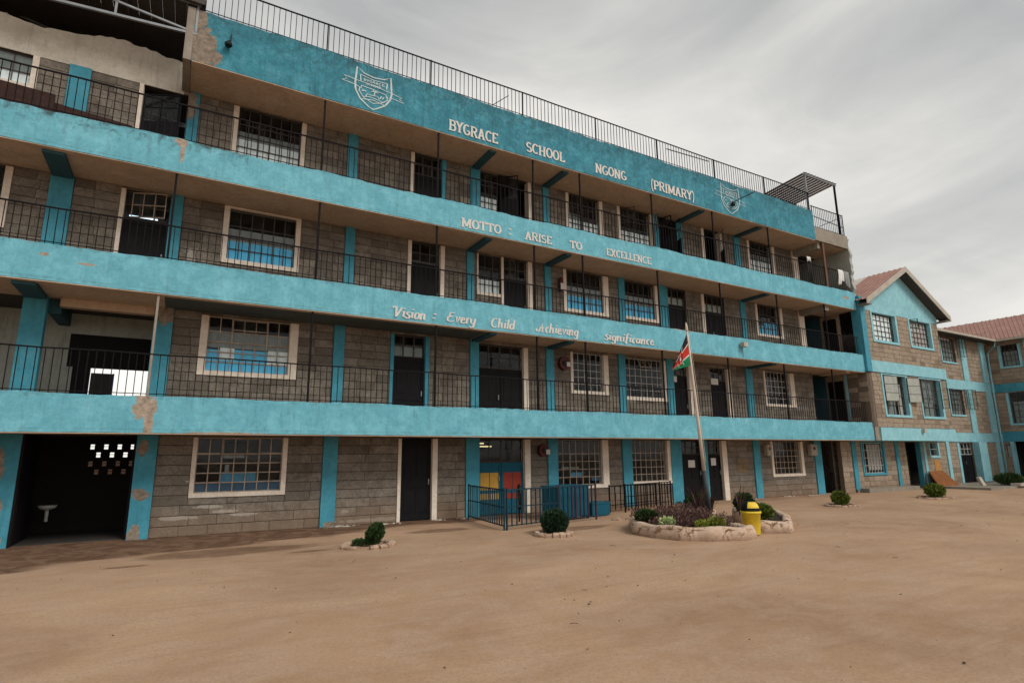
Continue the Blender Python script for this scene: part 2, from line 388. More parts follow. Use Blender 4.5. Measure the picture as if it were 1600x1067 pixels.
# planter whitewash over mud
m_wash, nt, b = newmat('chipped_limewash')
p = wpos(nt)
c = mix(nt, ramp(nt, noise(nt, p, 2.2, 5, 0.6), [(0.35, 0), (0.65, 1)]), (0.62, 0.47, 0.36), (0.50, 0.35, 0.25))
c = mix(nt, ramp(nt, noise(nt, p, 6.0, 8, 0.75, 0.6), [(0.52, 0), (0.58, 1)]), c, (0.19, 0.11, 0.065))
sep = nd(nt, 'ShaderNodeSeparateXYZ', {0: p})
c = mix(nt, math_(nt, 'MULTIPLY', math_(nt, 'SUBTRACT', 1.0, math_(nt, 'MULTIPLY', sep.outputs[2], 7.0), clamp=True), 0.7), c, (0.25, 0.155, 0.10))
nt.links.new(c, b.inputs['Base Color'])
b.inputs['Roughness'].default_value = 0.95
bump(nt, b, noise(nt, p, 12, 6, 0.7), 0.9, 0.03)


def leaf_mat(name, a, bb):
    m, nt, b = newmat(name)
    ri = nd(nt, 'ShaderNodeNewGeometry').outputs['Random Per Island']
    nt.links.new(mix(nt, ri, a, bb), b.inputs['Base Color'])
    b.inputs['Roughness'].default_value = 0.6
    b.inputs['Specular IOR Level'].default_value = 0.2
    return m


m_leafdark = leaf_mat('dark_leaf', (0.018, 0.040, 0.014), (0.045, 0.085, 0.022))
m_leafblue = leaf_mat('cypress_leaf', (0.012, 0.034, 0.020), (0.030, 0.064, 0.030))
m_leafmid = leaf_mat('mid_green_leaf', (0.03, 0.07, 0.015), (0.20, 0.25, 0.04))
m_leaflime = leaf_mat('pale_lime_leaf', (0.30, 0.40, 0.16), (0.48, 0.55, 0.28))
m_leafyel = leaf_mat('yellow_green_leaf', (0.16, 0.22, 0.03), (0.30, 0.32, 0.05))
m_leafpurple = leaf_mat('purple_leaf', (0.055, 0.026, 0.024), (0.20, 0.115, 0.095))
m_leafbronze = leaf_mat('bronze_leaf', (0.05, 0.028, 0.026), (0.09, 0.05, 0.04))
m_stem = simple('stem', (0.06, 0.04, 0.025), 0.9)

# ------------------------------------------------------------------ object helpers
UNIT = {}


def cube_mesh(mat):
    k = mat.name
    if k not in UNIT:
        me = bpy.data.meshes.new('box_' + k)
        v = [(x, y, z) for x in (-.5, .5) for y in (-.5, .5) for z in (-.5, .5)]
        f = [(0, 1, 3, 2), (4, 6, 7, 5), (0, 4, 5, 1), (2, 3, 7, 6), (0, 2, 6, 4), (1, 5, 7, 3)]
        me.from_pydata(v, [], f)
        me.materials.append(mat)
        UNIT[k] = me
    return UNIT[k]


class Thing:
    def __init__(s, name, label, cat, loc=(0, 0, 0), rot=0.0, group=None, world=True):
        o = bpy.data.objects.new(name, None)
        o.empty_display_size = 0.3
        COL.objects.link(o)
        o.location = loc
        o.rotation_euler = (0, 0, rot)
        o['label'] = label
        o['category'] = cat
        if group:
            o['group'] = group
        s.o = o
        s.off = Vector(loc) if world else Vector((0, 0, 0))


def tag(o, label=None, cat=None, group=None, kind=None):
    for k, v in (('label', label), ('category', cat), ('group', group), ('kind', kind)):
        if v:
            o[k] = v
    return o


class MB:
    def __init__(s):
        s.v, s.f, s.m = [], [], []

    def quadbox(s, pts, mi=0):
        i = len(s.v)
        s.v += [tuple(q) for q in pts]
        for f in ((0, 1, 3, 2), (4, 6, 7, 5), (0, 4, 5, 1), (2, 3, 7, 6), (0, 2, 6, 4), (1, 5, 7, 3)):
            s.f.append(tuple(i + k for k in f))
            s.m.append(mi)

    def box(s, x0, x1, y0, y1, z0, z1, mi=0):
        s.quadbox([(x, y, z) for x in (x0, x1) for y in (y0, y1) for z in (z0, z1)], mi)

    def face(s, pts, mi=0):
        i = len(s.v)
        s.v += [tuple(q) for q in pts]
        s.f.append(tuple(range(i, i + len(pts))))
        s.m.append(mi)

    def tube(s, pts, r, n=8, mi=0, cap=True):
        pts = [Vector(q) for q in pts]
        rs = r if isinstance(r, (list, tuple)) else [r] * len(pts)
        base = len(s.v)
        for k, q in enumerate(pts):
            d = (pts[min(k + 1, len(pts) - 1)] - pts[max(k - 1, 0)]).normalized()
            a = d.orthogonal().normalized() if abs(d.z) < 0.9 else Vector((1, 0, 0))
            a = (a - d * a.dot(d)).normalized()
            c = d.cross(a)
            for j in range(n):
                t = 2 * math.pi * j / n
                s.v.append(tuple(q + (a * math.cos(t) + c * math.sin(t)) * rs[k]))
        for k in range(len(pts) - 1):
            for j in range(n):
                a0 = base + k * n + j
                a1 = base + k * n + (j + 1) % n
                s.f.append((a0, a1, a1 + n, a0 + n))
                s.m.append(mi)
        if cap:
            s.f.append(tuple(base + j for j in reversed(range(n))))
            s.m.append(mi)
            s.f.append(tuple(base + (len(pts) - 1) * n + j for j in range(n)))
            s.m.append(mi)

    def build(s, name, mats, parent=None, off=(0, 0, 0), smooth=False):
        me = bpy.data.meshes.new(name)
        off = Vector(off)
        me.from_pydata([tuple(Vector(q) - off) for q in s.v], [], s.f)
        mats = mats if isinstance(mats, (list, tuple)) else [mats]
        for m in mats:
            me.materials.append(m)
        if len(mats) > 1:
            me.polygons.foreach_set('material_index', s.m)
        if smooth:
            me.polygons.foreach_set('use_smooth', [True] * len(me.polygons))
        me.update()
        o = bpy.data.objects.new(name, me)
        COL.objects.link(o)
        if parent is not None:
            o.parent = parent
        return o


class Facade:
    """s runs along the wall, d outwards from its face, z up"""

    def __init__(s, T, mapf):
        s.T, s.map = T, mapf

    def wbox(s, a, b, c, d, e, f):
        p, q = s.map(a, c, e), s.map(b, d, f)
        lo = [min(p[i], q[i]) for i in range(3)]
        hi = [max(p[i], q[i]) for i in range(3)]
        return lo, hi

    def box(s, name, mat, s0, s1, d0, d1, z0, z1, parent=None):
        lo, hi = s.wbox(s0, s1, d0, d1, z0, z1)
        o = bpy.data.objects.new(name, cube_mesh(mat))
        COL.objects.link(o)
        o.parent = parent or s.T.o
        o.location = [(lo[i] + hi[i]) / 2 - s.T.off[i] for i in range(3)]
        o.scale = [hi[i] - lo[i] for i in range(3)]
        return o

    def add(s, mb, s0, s1, d0, d1, z0, z1, mi=0):
        lo, hi = s.wbox(s0, s1, d0, d1, z0, z1)
        mb.box(lo[0], hi[0], lo[1], hi[1], lo[2], hi[2], mi)

    def build(s, mb, name, mat, parent=None, smooth=False):
        return mb.build(name, mat, parent or s.T.o, s.T.off, smooth)


def free(z0, z1, cuts):
    """z-intervals of [z0, z1] not covered by cuts"""
    out, cur = [], z0
    for a, b in sorted(cuts):
        if b <= cur or a >= z1:
            continue
        if a > cur + 1e-6:
            out.append((cur, a))
        cur = max(cur, b)
    if cur < z1 - 1e-6:
        out.append((cur, z1))
    return out


def wall(F, s0, s1, z0, z1, ops, blocks, mortar, thick=0.2, course=0.215, bl=(0.36, 0.50), d0=0.0, name='wall', rag=0.0):
    """mortar-coloured backing with every stone laid on it; ops = openings and pilasters (s0, s1, z0, z1)"""
    br = sorted({s0, s1} | {min(max(o[i], s0), s1) for o in ops for i in (0, 1)})
    mb = MB()
    for a, b in zip(br, br[1:]):
        if b - a < 1e-4:
            continue
        mid = (a + b) / 2
        fr_ = free(z0, z1, [(o[2], o[3]) for o in ops if o[0] < mid < o[1]])
        if not fr_ and mb.v:
            F.build(mb, name, mortar)
            mb = MB()
        for za, zb in fr_:
            F.add(mb, a, b, d0 - thick, d0 - 0.016, za, zb)
    if mb.v:
        F.build(mb, name, mortar)
    n = max(1, round((z1 - z0) / course))
    h = (z1 - z0) / n
    for r in range(n):
        za, zb = z0 + r * h, z0 + (r + 1) * h
        segs = []
        for a, b in zip(br, br[1:]):
            if b - a < 1e-4:
                continue
            mid = (a + b) / 2
            fr_ = free(za, zb, [(o[2], o[3]) for o in ops if o[0] < mid < o[1]])
            if not fr_:
                continue
            q = max(fr_, key=lambda t: t[1] - t[0])
            if segs and abs(segs[-1][1] - a) < 1e-4 and abs(segs[-1][2] - q[0]) < 1e-4 and abs(segs[-1][3] - q[1]) < 1e-4:
                segs[-1][1] = b
            else:
                segs.append([a, b, q[0], q[1]])
        for a, b, c, d in segs:
            if d - c < 0.04 or b - a < 0.03:
                continue
            x = a
            while x < b - 1e-6:
                L = random.uniform(*bl)
                if b - (x + L) < 0.16:
                    L = b - x
                j = 0.0032
                blocks.append((F, x + j, x + L - j, d0 - 0.03, d0 - 0.002 + random.uniform(-0.006, 0.010), c + 0.0055, d - 0.0055))
                x += L


BLK = []


def block_meshes(mat):
    out = []
    for k in range(5):
        rr = random.Random(k)
        mb = MB()
        for yy, ins in ((-.5, .0), (.28, .0), (.5, .03)):
            pass
        # chamfered face towards -Y (front), unit box
        def j(a):
            return rr.uniform(-a, a)
        fr_ = [(-.5 + .025 + j(.012), -.5, -.5 + .05 + j(.03)), (.5 - .025 + j(.012), -.5, -.5 + .05 + j(.03)), (.5 - .025 + j(.012), -.5, .5 - .05 + j(.03)), (-.5 + .025 + j(.012), -.5, .5 - .05 + j(.03))]
        md = [(-.5, -.22, -.5), (.5, -.22, -.5), (.5, -.22, .5), (-.5, -.22, .5)]
        bk = [(-.5, .5, -.5), (.5, .5, -.5), (.5, .5, .5), (-.5, .5, .5)]
        mb.v = fr_ + md + bk
        mb.f = [(0, 1, 2, 3)] + [(i + 4, (i + 1) % 4 + 4, (i + 1) % 4, i) for i in range(4)] + [(i + 8, (i + 1) % 4 + 8, (i + 1) % 4 + 4, i + 4) for i in range(4)]
        mb.m = [0] * len(mb.f)
        me = bpy.data.meshes.new('stone_block')
        me.from_pydata(mb.v, [], mb.f)
        me.materials.append(mat)
        out.append((me, mb))
    return out


def lay_blocks(blocks, mat, limit, T, name='stone_block', rest='stone_blocks'):
    ms = block_meshes(mat)
    cam_ = Vector((0, -14, 1.7))
    items = []
    for (F, a, b, d0, d1, z0, z1) in blocks:
        lo, hi = F.wbox(a, b, d0, d1, z0, z1)
        ce = Vector([(lo[i] + hi[i]) / 2 for i in range(3)])
        L = (ce - cam_)
        size = max(hi[0] - lo[0], hi[1] - lo[1]) * (hi[2] - lo[2]) / L.length ** 2 * (14 / L.length)
        inview = -0.9 * L.y < L.x + 0.26 * L.y < 99
        items.append((-(size if ce.x > -3.9 else size * .01), lo, hi, ce))
    items.sort(key=lambda t: t[0])
    big = MB()
    for i, (_, lo, hi, ce) in enumerate(items):
        me, mb = random.choice(ms)
        sc = [hi[k] - lo[k] for k in range(3)]
        alongy = sc[0] < sc[1]
        if i < limit and not alongy:
            o = bpy.data.objects.new(name, me)
            COL.objects.link(o)
            o.parent = T.o
            o.location = ce - T.off
            o.scale = sc
        else:
            k = len(big.v)
            for v in mb.v:
                if alongy:      # face towards -X
                    big.v.append((ce.x + v[1] * sc[0], ce.y - v[0] * sc[1], ce.z + v[2] * sc[2]))
                else:
                    big.v.append((ce.x + v[0] * sc[0], ce.y + v[1] * sc[1], ce.z + v[2] * sc[2]))
            big.f += [tuple(k + q for q in f) for f in mb.f]
            big.m += mb.m
    if big.v:
        o = big.build(rest, mat, T.o, T.off)
        o['kind'] = 'stuff'


PANE_BUDGET = {}


def window(F, s0, s1, z0, z1, sur=(0.1, 0.1, 0.1, 0.0), cols=6, rows=(1, 1, 1, 1, 1.6), fmat=None, smat=None, low=None, ajar=(), depth=0.06, budget=True, muntin=0.011):
    """glazed steel window; returns the opening it needs in the wall. rows bottom to top"""
    fmat = fmat or m_wframe2
    smat = smat or m_cream
    l, r, bt, tp = sur
    mb = MB()
    t = 0.022
    D0, D1 = -depth - 0.025, -depth
    F.add(mb, s0, s0 + t, D0, D1, z0, z1)
    F.add(mb, s1 - t, s1, D0, D1, z0, z1)
    F.add(mb, s0 + t, s1 - t, D0, D1, z0, z0 + t)
    F.add(mb, s0 + t, s1 - t, D0, D1, z1 - t, z1)
    W = s1 - s0
    tot = sum(rows)
    zs = [z0]
    for q in rows:
        zs.append(zs[-1] + (z1 - z0) * q / tot)
    xs = [s0 + W * k / cols for k in range(cols + 1)]
    m = muntin
    for k in range(1, cols):
        F.add(mb, xs[k] - m, xs[k] + m, D0 + .003, D1 - .003, z0 + t, z1 - t)
    for k in range(1, len(zs) - 1):
        F.add(mb, s0 + t, s1 - t, D0 + .006, D1 + .002, zs[k] - m, zs[k] + m)
    # heavier frames round the opening lights
    for (ca, cb, ra, rb) in ajar:
        a, b, c, d = xs[ca], xs[cb], zs[ra], zs[rb]
        e = 0.02
        F.add(mb, a, a + e, D1, D1 + 0.02, c, d)
        F.add(mb, b - e, b, D1, D1 + 0.02, c, d)
        F.add(mb, a + e, b - e, D1, D1 + 0.02, c, c + e)
        F.add(mb, a + e, b - e, D1, D1 + 0.02, d - e, d)
    wo = F.build(mb, 'window', fmat)
    # panes
    key = F.T.o.name
    rest = MB()
    for i in range(cols):
        for j in range(len(zs) - 1):
            a, b, c, d = xs[i] + m, xs[i + 1] - m, zs[j] + m, zs[j + 1] - m
            if PANE_BUDGET.get(key, 0) < 290 and budget:
                PANE_BUDGET[key] = PANE_BUDGET.get(key, 0) + 1
                F.box('pane', m_glass, a, b, D0 + .008, D0 + .012, c, d, wo)
            else:
                F.add(rest, a, b, D0 + .008, D0 + .012, c, d)
    if rest.v:
        o = F.build(rest, 'panes', m_glass, wo)
        o['kind'] = 'stuff'
    # surround
    if l:
        F.box('surround', smat, s0 - l, s0, -0.20, 0.025, z0, z1 + tp, wo)
    if r:
        F.box('surround', smat, s1, s1 + r, -0.20, 0.025, z0, z1 + tp, wo)
    if bt:
        F.box('sill', smat, s0 - l, s1 + r, -0.20, 0.035, z0 - bt, z0, wo)
    if tp:
        F.box('lintel', smat, s0, s1, -0.20, 0.02, z1, z1 + tp, wo)
    for it in (low or []):
        mat, fa, fb, xa, xb = it
        cm = MB()
        # shallow-folded coloured sheet standing in for what shows in the panes
        n = max(4, int((xb - xa) * W / 0.09))
        za, zb = z0 + (z1 - z0) * fa, z0 + (z1 - z0) * fb
        pts = []
        for k in range(n + 1):
            ss = s0 + W * (xa + (xb - xa) * k / n)
            dd = -depth - 0.034 + (0.004 if k % 2 else -0.004)
            pts.append((F.map(ss, dd, za), F.map(ss, dd, zb)))
        for (p0, p1), (q0, q1) in zip(pts, pts[1:]):
            cm.face([p0, q0, q1, p1])
        F.build(cm, 'pane_sheet', mat, wo)
    return (s0 - l, s1 + r, z0 - bt, z1 + tp)


def door(F, s0, s1, z0, z1, leaves=1, transom=0.55, mat=None, post=(0, 0), pmat=None, pmat2=None, depth=0.10, tmat=None, panelm=None, lightpanel=None, handle=True):
    mat = mat or m_door
    pmat = pmat or m_cream
    pmat2 = pmat2 or pmat
    zt = z1 - transom
    W = (s1 - s0) / leaves
    mb = MB()
    for k in range(leaves):
        a, b = s0 + W * k + 0.01, s0 + W * (k + 1) - 0.01
        F.add(mb, a, b, -depth - 0.05, -depth, z0 + 0.02, zt - 0.01)
        for (u0, u1, v0, v1) in ((0, 0.09, 0, 1), (0.91, 1, 0, 1), (0.09, 0.91, 0, 0.06), (0.09, 0.91, 0.40, 0.46), (0.09, 0.91, 0.94, 1)):
            F.add(mb, a + (b - a) * u0, a + (b - a) * u1, -depth, -depth + 0.018, z0 + 0.02 + (zt - z0 - .03) * v0, z0 + 0.02 + (zt - z0 - .03) * v1)
    do = F.build(mb, 'door', mat)
    if panelm:
        for k, ms in enumerate(panelm):
            a = s0 + W * k + 0.01
            for (u0, u1) in ((.10, .49), (.52, .90)):
                F.box('door_panel', ms, a + (W - .02) * u0, a + (W - .02) * u1, -depth, -depth + 0.012, z0 + (zt - z0) * .29, z0 + (zt - z0) * .80, do)
    else:
        for k in range(leaves):
            a = s0 + W * k + 0.01
            for (u0, u1) in ((.14, .47), (.53, .86)):
                for (v0, v1) in ((.10, .36), (.50, .90)):
                    F.box('door_panel', mat, a + (W - .02) * u0, a + (W - .02) * u1, -depth, -depth + 0.012, z0 + (zt - z0) * v0, z0 + (zt - z0) * v1, do)
    if handle:
        F.box('handle', m_steel, s0 + W - 0.09, s0 + W - 0.06, -depth + 0.018, -depth + 0.05, z0 + 0.95, z0 + 1.10, do)
    if transom:
        tm = MB()
        t = 0.016
        n = 2 * leaves + (1 if leaves == 1 else 0)
        for k in range(n + 1):
            x = s0 + (s1 - s0) * k / n
            F.add(tm, max(s0, x - t), min(s1, x + t), -depth - 0.03, -depth, zt, z1)
        for zz in (zt + t, (zt + z1) / 2, z1 - t):
            F.add(tm, s0, s1, -depth - 0.032, -depth + 0.002, zz - t * .8, zz + t * .8)
        to = F.build(tm, 'transom_grille', tmat or m_wframe2, do)
        F.box('transom_pane', m_glass, s0, s1, -depth - 0.024, -depth - 0.020, zt + .03, z1 - .03, do)
        if lightpanel:
            F.box('transom_board', lightpanel, s0 + .04, s1 - .04, -depth - 0.06, -depth - 0.04, zt + .02, zt + (z1 - zt) * .5, do)
    if post[0]:
        F.box('door_frame', pmat, s0 - post[0], s0, -0.20, 0.03, z0, z1, do)
    if post[1]:
        F.box('door_frame', pmat2, s1, s1 + post[1], -0.20, 0.03, z0, z1, do)
    return (s0 - post[0], s1 + post[1], z0, z1)


# ------------------------------------------------------------------ ground
g = MB()
n = 60
xs = [-400, -60, -20] + [-12 + i * 0.8 for i in range(90)] + [80, 150, 600]
ys = [-400, -60, -25] + [-18 + i * 0.8 for i in range(26)] + [4, 12, 60, 600]
rg = random.Random(3)
for y in ys:
    for x in xs:
        z = 0.0
        if -19 < y < -3 and -12 < x < 60:
            z = 0.018 * math.sin(x * 0.9 + 1.3 * math.sin(y * 0.6)) * math.cos(y * 0.8 + x * 0.2)
            z -= 0.012
        g.v.append((x, y, z))
nx = len(xs)
for j in range(len(ys) - 1):
    for i in range(nx - 1):
        a = j * nx + i
        g.f.append((a, a + 1, a + nx + 1, a + nx))
        g.m.append(0)
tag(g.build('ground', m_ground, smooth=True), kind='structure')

# ------------------------------------------------------------------ MAIN BUILDING
T = Thing('school_block', 'long four-storey school block of grey stone with cyan balcony bands and painted name', 'building', (11.0, 0.0, 0.0))
A = Facade(T, lambda s, d, z: (s, 1.4 - d, z))
XL, XR = -7.5, 26.0
FB = [2.23, 5.17, 7.99, 10.82]         # underside of each band
FT = [2.98, 5.94, 8.78, 12.21]         # top of each band
FL = [0.0, 2.43, 5.37, 8.19]           # floors
CE = [2.235, 5.175, 7.995, 10.825]     # ceilings

blocks = []
ops = {0: [], 1: [], 2: [], 3: []}
PL = {
    0: [(-3.12, -2.73), (-0.75, -0.35), (3.28, 3.64), (7.30, 7.73), (10.13, 10.50), (13.15, 13.56), (15.38, 15.90), (17.0, 17.24), (19.85, 20.23), (23.80, 24.28)],
    1: [(-3.07, -2.67), (-0.69, -0.31), (3.40, 3.68), (7.42, 7.70), (10.13, 10.43), (13.15, 13.45), (15.43, 15.75), (19.80, 20.18)],
    2: [(-2.94, -2.52), (-0.62, -0.36), (3.57, 3.83), (7.29, 7.53), (10.15, 10.38), (13.31, 13.58), (15.28, 15.55), (19.84, 20.14)],
    3: [(-2.91, -2.50), (-0.50, -0.24), (3.52, 3.80), (7.40, 7.73), (10.14, 10.36), (15.26, 15.44), (16.42, 16.74), (19.77, 20.14)]}
for lv in range(4):
    for (a, b) in PL[lv]:
        top = CE[lv] if not (lv == 3 and a < -1) else 10.72
        proud = 0.05
        o = A.box('pilaster', m_pil, a, b, -0.20, proud, FL[lv], top)
        ops[lv].append((a, b, FL[lv], 20))

# windows and doors, level by level (s values are metres along the facade)
CASE = ((0, 2, 1, 4), (5, 7, 1, 4), (0, 2, 4, 5), (5, 7, 4, 5))
ops[0] += [window(A, 0.44, 2.31, 0.93, 2.19, (0.09, 0.11, 0.10, 0.0), 7, (1, 1, 1, 1, 1.7), m_wframe, low=[(m_reflblue, 0.0, 0.17, 0.0, 1.0), (m_reflblue2, 0.17, 0.34, 0.29, 0.70), (m_sheet_grey, 0.36, 0.50, 0.33, 0.38), (m_sheet_grey, 0.62, 0.68, 0.30, 0.55)], ajar=CASE, muntin=0.012),
           door(A, 5.36, 6.27, 0, 2.2, 1, 0.0, post=(0.09, 0.15)),
           door(A, 7.735, 9.29, 0.02, 2.2, 2, 0.68, m_doorteal, (0, 0.20), panelm=(m_yellow, m_red), tmat=m_wframe2),
           window(A, 10.505, 12.30, 0.77, 2.2, (0, 0.25, 0.11, 0), 7, (1, 1, 1, 1, 1.8), m_wframe, low=[(m_reflblue2, 0.16, 0.28, 0.30, 0.56), (m_reflblue, 0.08, 0.18, 0.78, 0.97), (m_sheet_grey, 0.36, 0.40, 0.12, 0.5)], muntin=0.010, ajar=((2, 5, 1, 4),)),
           window(A, 13.565, 15.22, 0.80, 2.2, (0, 0.16, 0.09, 0), 7, (1, 1, 1, 1, 1.8), m_wframe, muntin=0.010),
           door(A, 15.905, 16.995, 0, 2.2, 1, 0.5),
           door(A, 17.245, 18.06, 0, 2.2, 1, 0.5, post=(0, 0.26)),
           window(A, 21.08, 22.88, 0.88, 2.2, (0.13, 0.17, 0.10, 0), 7, (1, 1, 1, 1, 1.6), m_wframe, muntin=0.010),
           (24.28, 25.15, 0, 2.3), (-2.73, -0.75, 0, 2.24), (-7.0, -5.2, 0.0, 2.2)]
PLANTC = (m_leafblue, 0.0, 0.28, 0.0, 0.1)
ops[1] += [window(A, 0.43, 2.30, 3.76, 5.10, (0.16, 0.20, 0.11, 0), 7, (1, 1, 1, 1.15, 1.5), m_wframe, low=[(m_sheet_blue, 0, 0.40, 0.0, 0.16), (m_sheet_white, 0.22, 0.44, 0.16, 0.33), (m_sheet_blue, 0, 0.22, 0.16, 0.33), (m_sheet_blue, 0, 0.42, 0.33, 0.74), (m_sheet_white, 0.16, 0.44, 0.74, 1.0), (m_sheet_blue, 0, 0.16, 0.74, 1.0), (m_sheet_grey, 0.44, 0.74, 0.0, 1.0)], ajar=((0, 2, 3, 5), (2, 5, 3, 5), (5, 7, 3, 5))),
           door(A, 5.06, 6.0, 2.43, 5.10, 1, 0.62, post=(0.10, 0.12), pmat=m_pil, lightpanel=m_sheet_grey),
           door(A, 7.705, 9.29, 2.43, 5.06, 2, 0.72, post=(0, 0.16)),
           window(A, 11.21, 12.50, 3.80, 5.08, (0.10, 0.20, 0.10, 0), 5, (1, 1, 1, 1, 1.5), m_wframe3, muntin=0.009, low=[]),
           window(A, 13.455, 15.30, 3.70, 5.08, (0, 0.10, 0.12, 0), 7, (1, 1, 1, 1, 1.5), m_wframe3, muntin=0.008),
           door(A, 15.755, 16.56, 2.43, 5.0, 1, 0.4, post=(0, 0.22)),
           door(A, 17.75, 18.70, 2.43, 5.0, 1, 0.5, post=(0.0, 0.18)),
           window(A, 21.02, 22.65, 3.72, 5.08, (0.10, 0.28, 0.10, 0), 7, (1, 1, 1, 1, 1.5), m_wframe3, muntin=0.010),
           (24.30, 26.0, 2.4, 5.2), (-2.67, -0.69, 2.4, 5.2), (-6.2, -3.07, 2.4, 5.2)]
ops[2] += [window(A, -5.6, -3.72, 6.65, 7.95, (0.1, 0.13, 0.10, 0), 7, (1, 1, 1.2, 1.6), low=[(m_sheet_white, 0, 0.45, 0, 1)]),
           door(A, -1.54, -0.625, 5.37, 7.93, 1, 0.66, post=(0.09, 0)),
           window(A, 0.67, 2.27, 6.59, 7.93, (0.13, 0.12, 0.11, 0.05), 6, (1, 1, 1.1, 1.5), low=[(m_sheet_blue, 0, 0.38, 0, 1), (m_sheet_grey, 0.38, 0.62, 0, 1)]),
           door(A, 5.50, 6.42, 5.37, 7.95, 1, 0.62, post=(0.11, 0.13)),
           window(A, 7.69, 8.50, 6.70, 7.93, (0.05, 0, 0.10, 0), 3, (1, 1, 1, 1.5), low=[(m_sheet_white, 0, 0.36, 0, 1)]),
           door(A, 8.585, 9.50, 5.37, 7.95, 1, 0.66, post=(0.08, 0.16)),
           window(A, 11.03, 12.62, 6.57, 7.93, (0.12, 0.23, 0.11, 0), 6, (1, 1, 1.1, 1.5), low=[(m_sheet_blue, 0, 0.36, 0, 1), (m_sheet_grey, 0.36, 0.6, 0, 1)], budget=False),
           window(A, 13.585, 15.08, 6.60, 7.93, (0, 0.19, 0.11, 0), 6, (1, 1, 1.1, 1.5), low=[(m_sheet_blue, 0, 0.36, 0, 1), (m_sheet_grey, 0.36, 0.6, 0, 1)], budget=False),
           door(A, 15.72, 16.70, 5.37, 7.95, 1, 0.62, post=(0.16, 0.0), pmat=m_pil, lightpanel=m_palewall),
           door(A, 17.70, 18.90, 5.37, 7.95, 2, 0.66, post=(0.15, 0), lightpanel=m_palewall),
           window(A, 20.92, 22.42, 6.67, 7.95, (0.12, 0.16, 0.10, 0), 6, (1, 1, 1, 1.5), m_wframe2, low=[(m_sheet_blue, 0, 0.3, 0, 0.3), (m_sheet_blue, 0, 0.42, 0.3, 0.9)], budget=False),
           (24.10, 26.0, 5.3, 8.0), (23.72, 24.10, 5.3, 8.0)]
ops[3] += [window(A, -5.6, -3.58, 9.95, 10.70, (0.1, 0.12, 0.10, 0), 6, (1, 1.4), low=[(m_sheet_grey, 0.4, 1, 0, 1), (m_sheet_white, 0, 0.4, 0, 1)]),
           (-1.54, -0.50, 8.19, 10.70),
           window(A, 0.67, 2.25, 9.40, 10.78, (0.13, 0.12, 0.11, 0), 6, (1, 1, 1.1, 1.5), low=[(m_sheet_white, 0, 0.38, 0, 1), (m_sheet_grey, 0.38, 0.54, 0, 1)]),
           door(A, 5.52, 6.43, 8.19, 10.78, 1, 0.62, post=(0.11, 0.13), pmat2=m_pil),
           window(A, 7.735, 8.42, 9.45, 10.75, (0, 0, 0.10, 0), 3, (1, 1, 1, 1.5), low=[(m_sheet_white, 0, 0.36, 0, 1)], budget=False),
           (8.42, 9.67, 8.19, 10.78),
           window(A, 11.22, 12.58, 9.42, 10.78, (0.12, 0.15, 0.11, 0), 6, (1, 1, 1, 1.5), low=[(m_sheet_white, 0, 0.33, 0, 1), (m_sheet_grey, 0.33, 0.5, 0, 0.5)], budget=False),
           window(A, 13.55, 15.06, 9.42, 10.78, (0.13, 0.19, 0.11, 0), 6, (1, 1, 1, 1.5), low=[(m_sheet_white, 0, 0.36, 0, 1)], budget=False),
           (15.45, 16.41, 8.19, 10.78),
           (17.84, 19.06, 8.19, 10.78),
           window(A, 20.78, 22.32, 9.42, 10.78, (0.14, 0.14, 0.11, 0), 6, (1, 1, 1, 1.5), low=[(m_sheet_white, 0, 0.4, 0, 1), (m_sheet_grey, 0.4, 0.6, 0, 1)], budget=False),
           (24.10, 26.0, 8.1, 10.9), (23.70, 24.10, 8.1, 10.9)]
# open doorways of the top floor and their leaves
def leaf_open(F, s, z0, z1, w, ang, mat, side=1):
    """a leaf hinged at s, swung out over the balcony"""
    mb = MB()
    ca, sa = math.cos(ang), math.sin(ang)
    def P(u, t, z):
        x = s + side * u * ca + t * sa
        y = 1.4 - 0.03 - u * sa + t * ca
        return (x, y, z)
    mb.quadbox([P(u, t, z) for u in (0, w) for t in (0, 0.035) for z in (z0, z0 + (z1 - z0) * 0.68)])
    e = 0.03
    za = z0 + (z1 - z0) * 0.68
    for (u0, u1, a, b) in ((0, e, za, z1), (w - e, w, za, z1), (e, w - e, z1 - e, z1), (e, w - e, (za + z1) / 2 - .01, (za + z1) / 2 + .01), (w / 2 - .01, w / 2 + .01, za, z1 - e)):
        mb.quadbox([P(u, t, z) for u in (u0, u1) for t in (0, 0.03) for z in (a, b)])
    o = F.build(mb, 'door_leaf', mat)
    pm = MB()
    pm.quadbox([P(u, t, z) for u in (e, w - e) for t in (0.013, 0.017) for z in (za, z1 - e)])
    F.build(pm, 'pane', m_glass, o)
    return o


A.box('door_frame', m_cream, 9.54, 9.67, -0.2, 0.03, 8.19, 10.78)
leaf_open(A, 8.44, 8.2, 10.7, 0.62, R(38), m_door)
A.box('door_frame', m_cream, -1.54, -1.45, -0.2, 0.03, 8.19, 10.70)
leaf_open(A, -1.43, 8.2, 10.45, 0.85, R(24), m_door)
leaf_open(A, 15.50, 8.2, 10.7, 0.5, R(70), m_door)
leaf_open(A, 16.38, 8.2, 10.7, 0.5, R(65), m_door, -1)
A.box('door_frame', m_cream, 17.84, 17.98, -0.2, 0.03, 8.19, 10.78)
A.box('door_frame', m_cream, 18.92, 19.06, -0.2, 0.03, 8.19, 10.78)
leaf_open(A, 18.90, 8.2, 10.7, 0.62, R(55), m_door, -1)
A.box('pilaster', m_cream, 23.72, 24.10, -0.2, 0.05, 5.37, 7.99)
A.box('pilaster', m_cream, 23.70, 24.10, -0.2, 0.05, 8.19, 10.82)
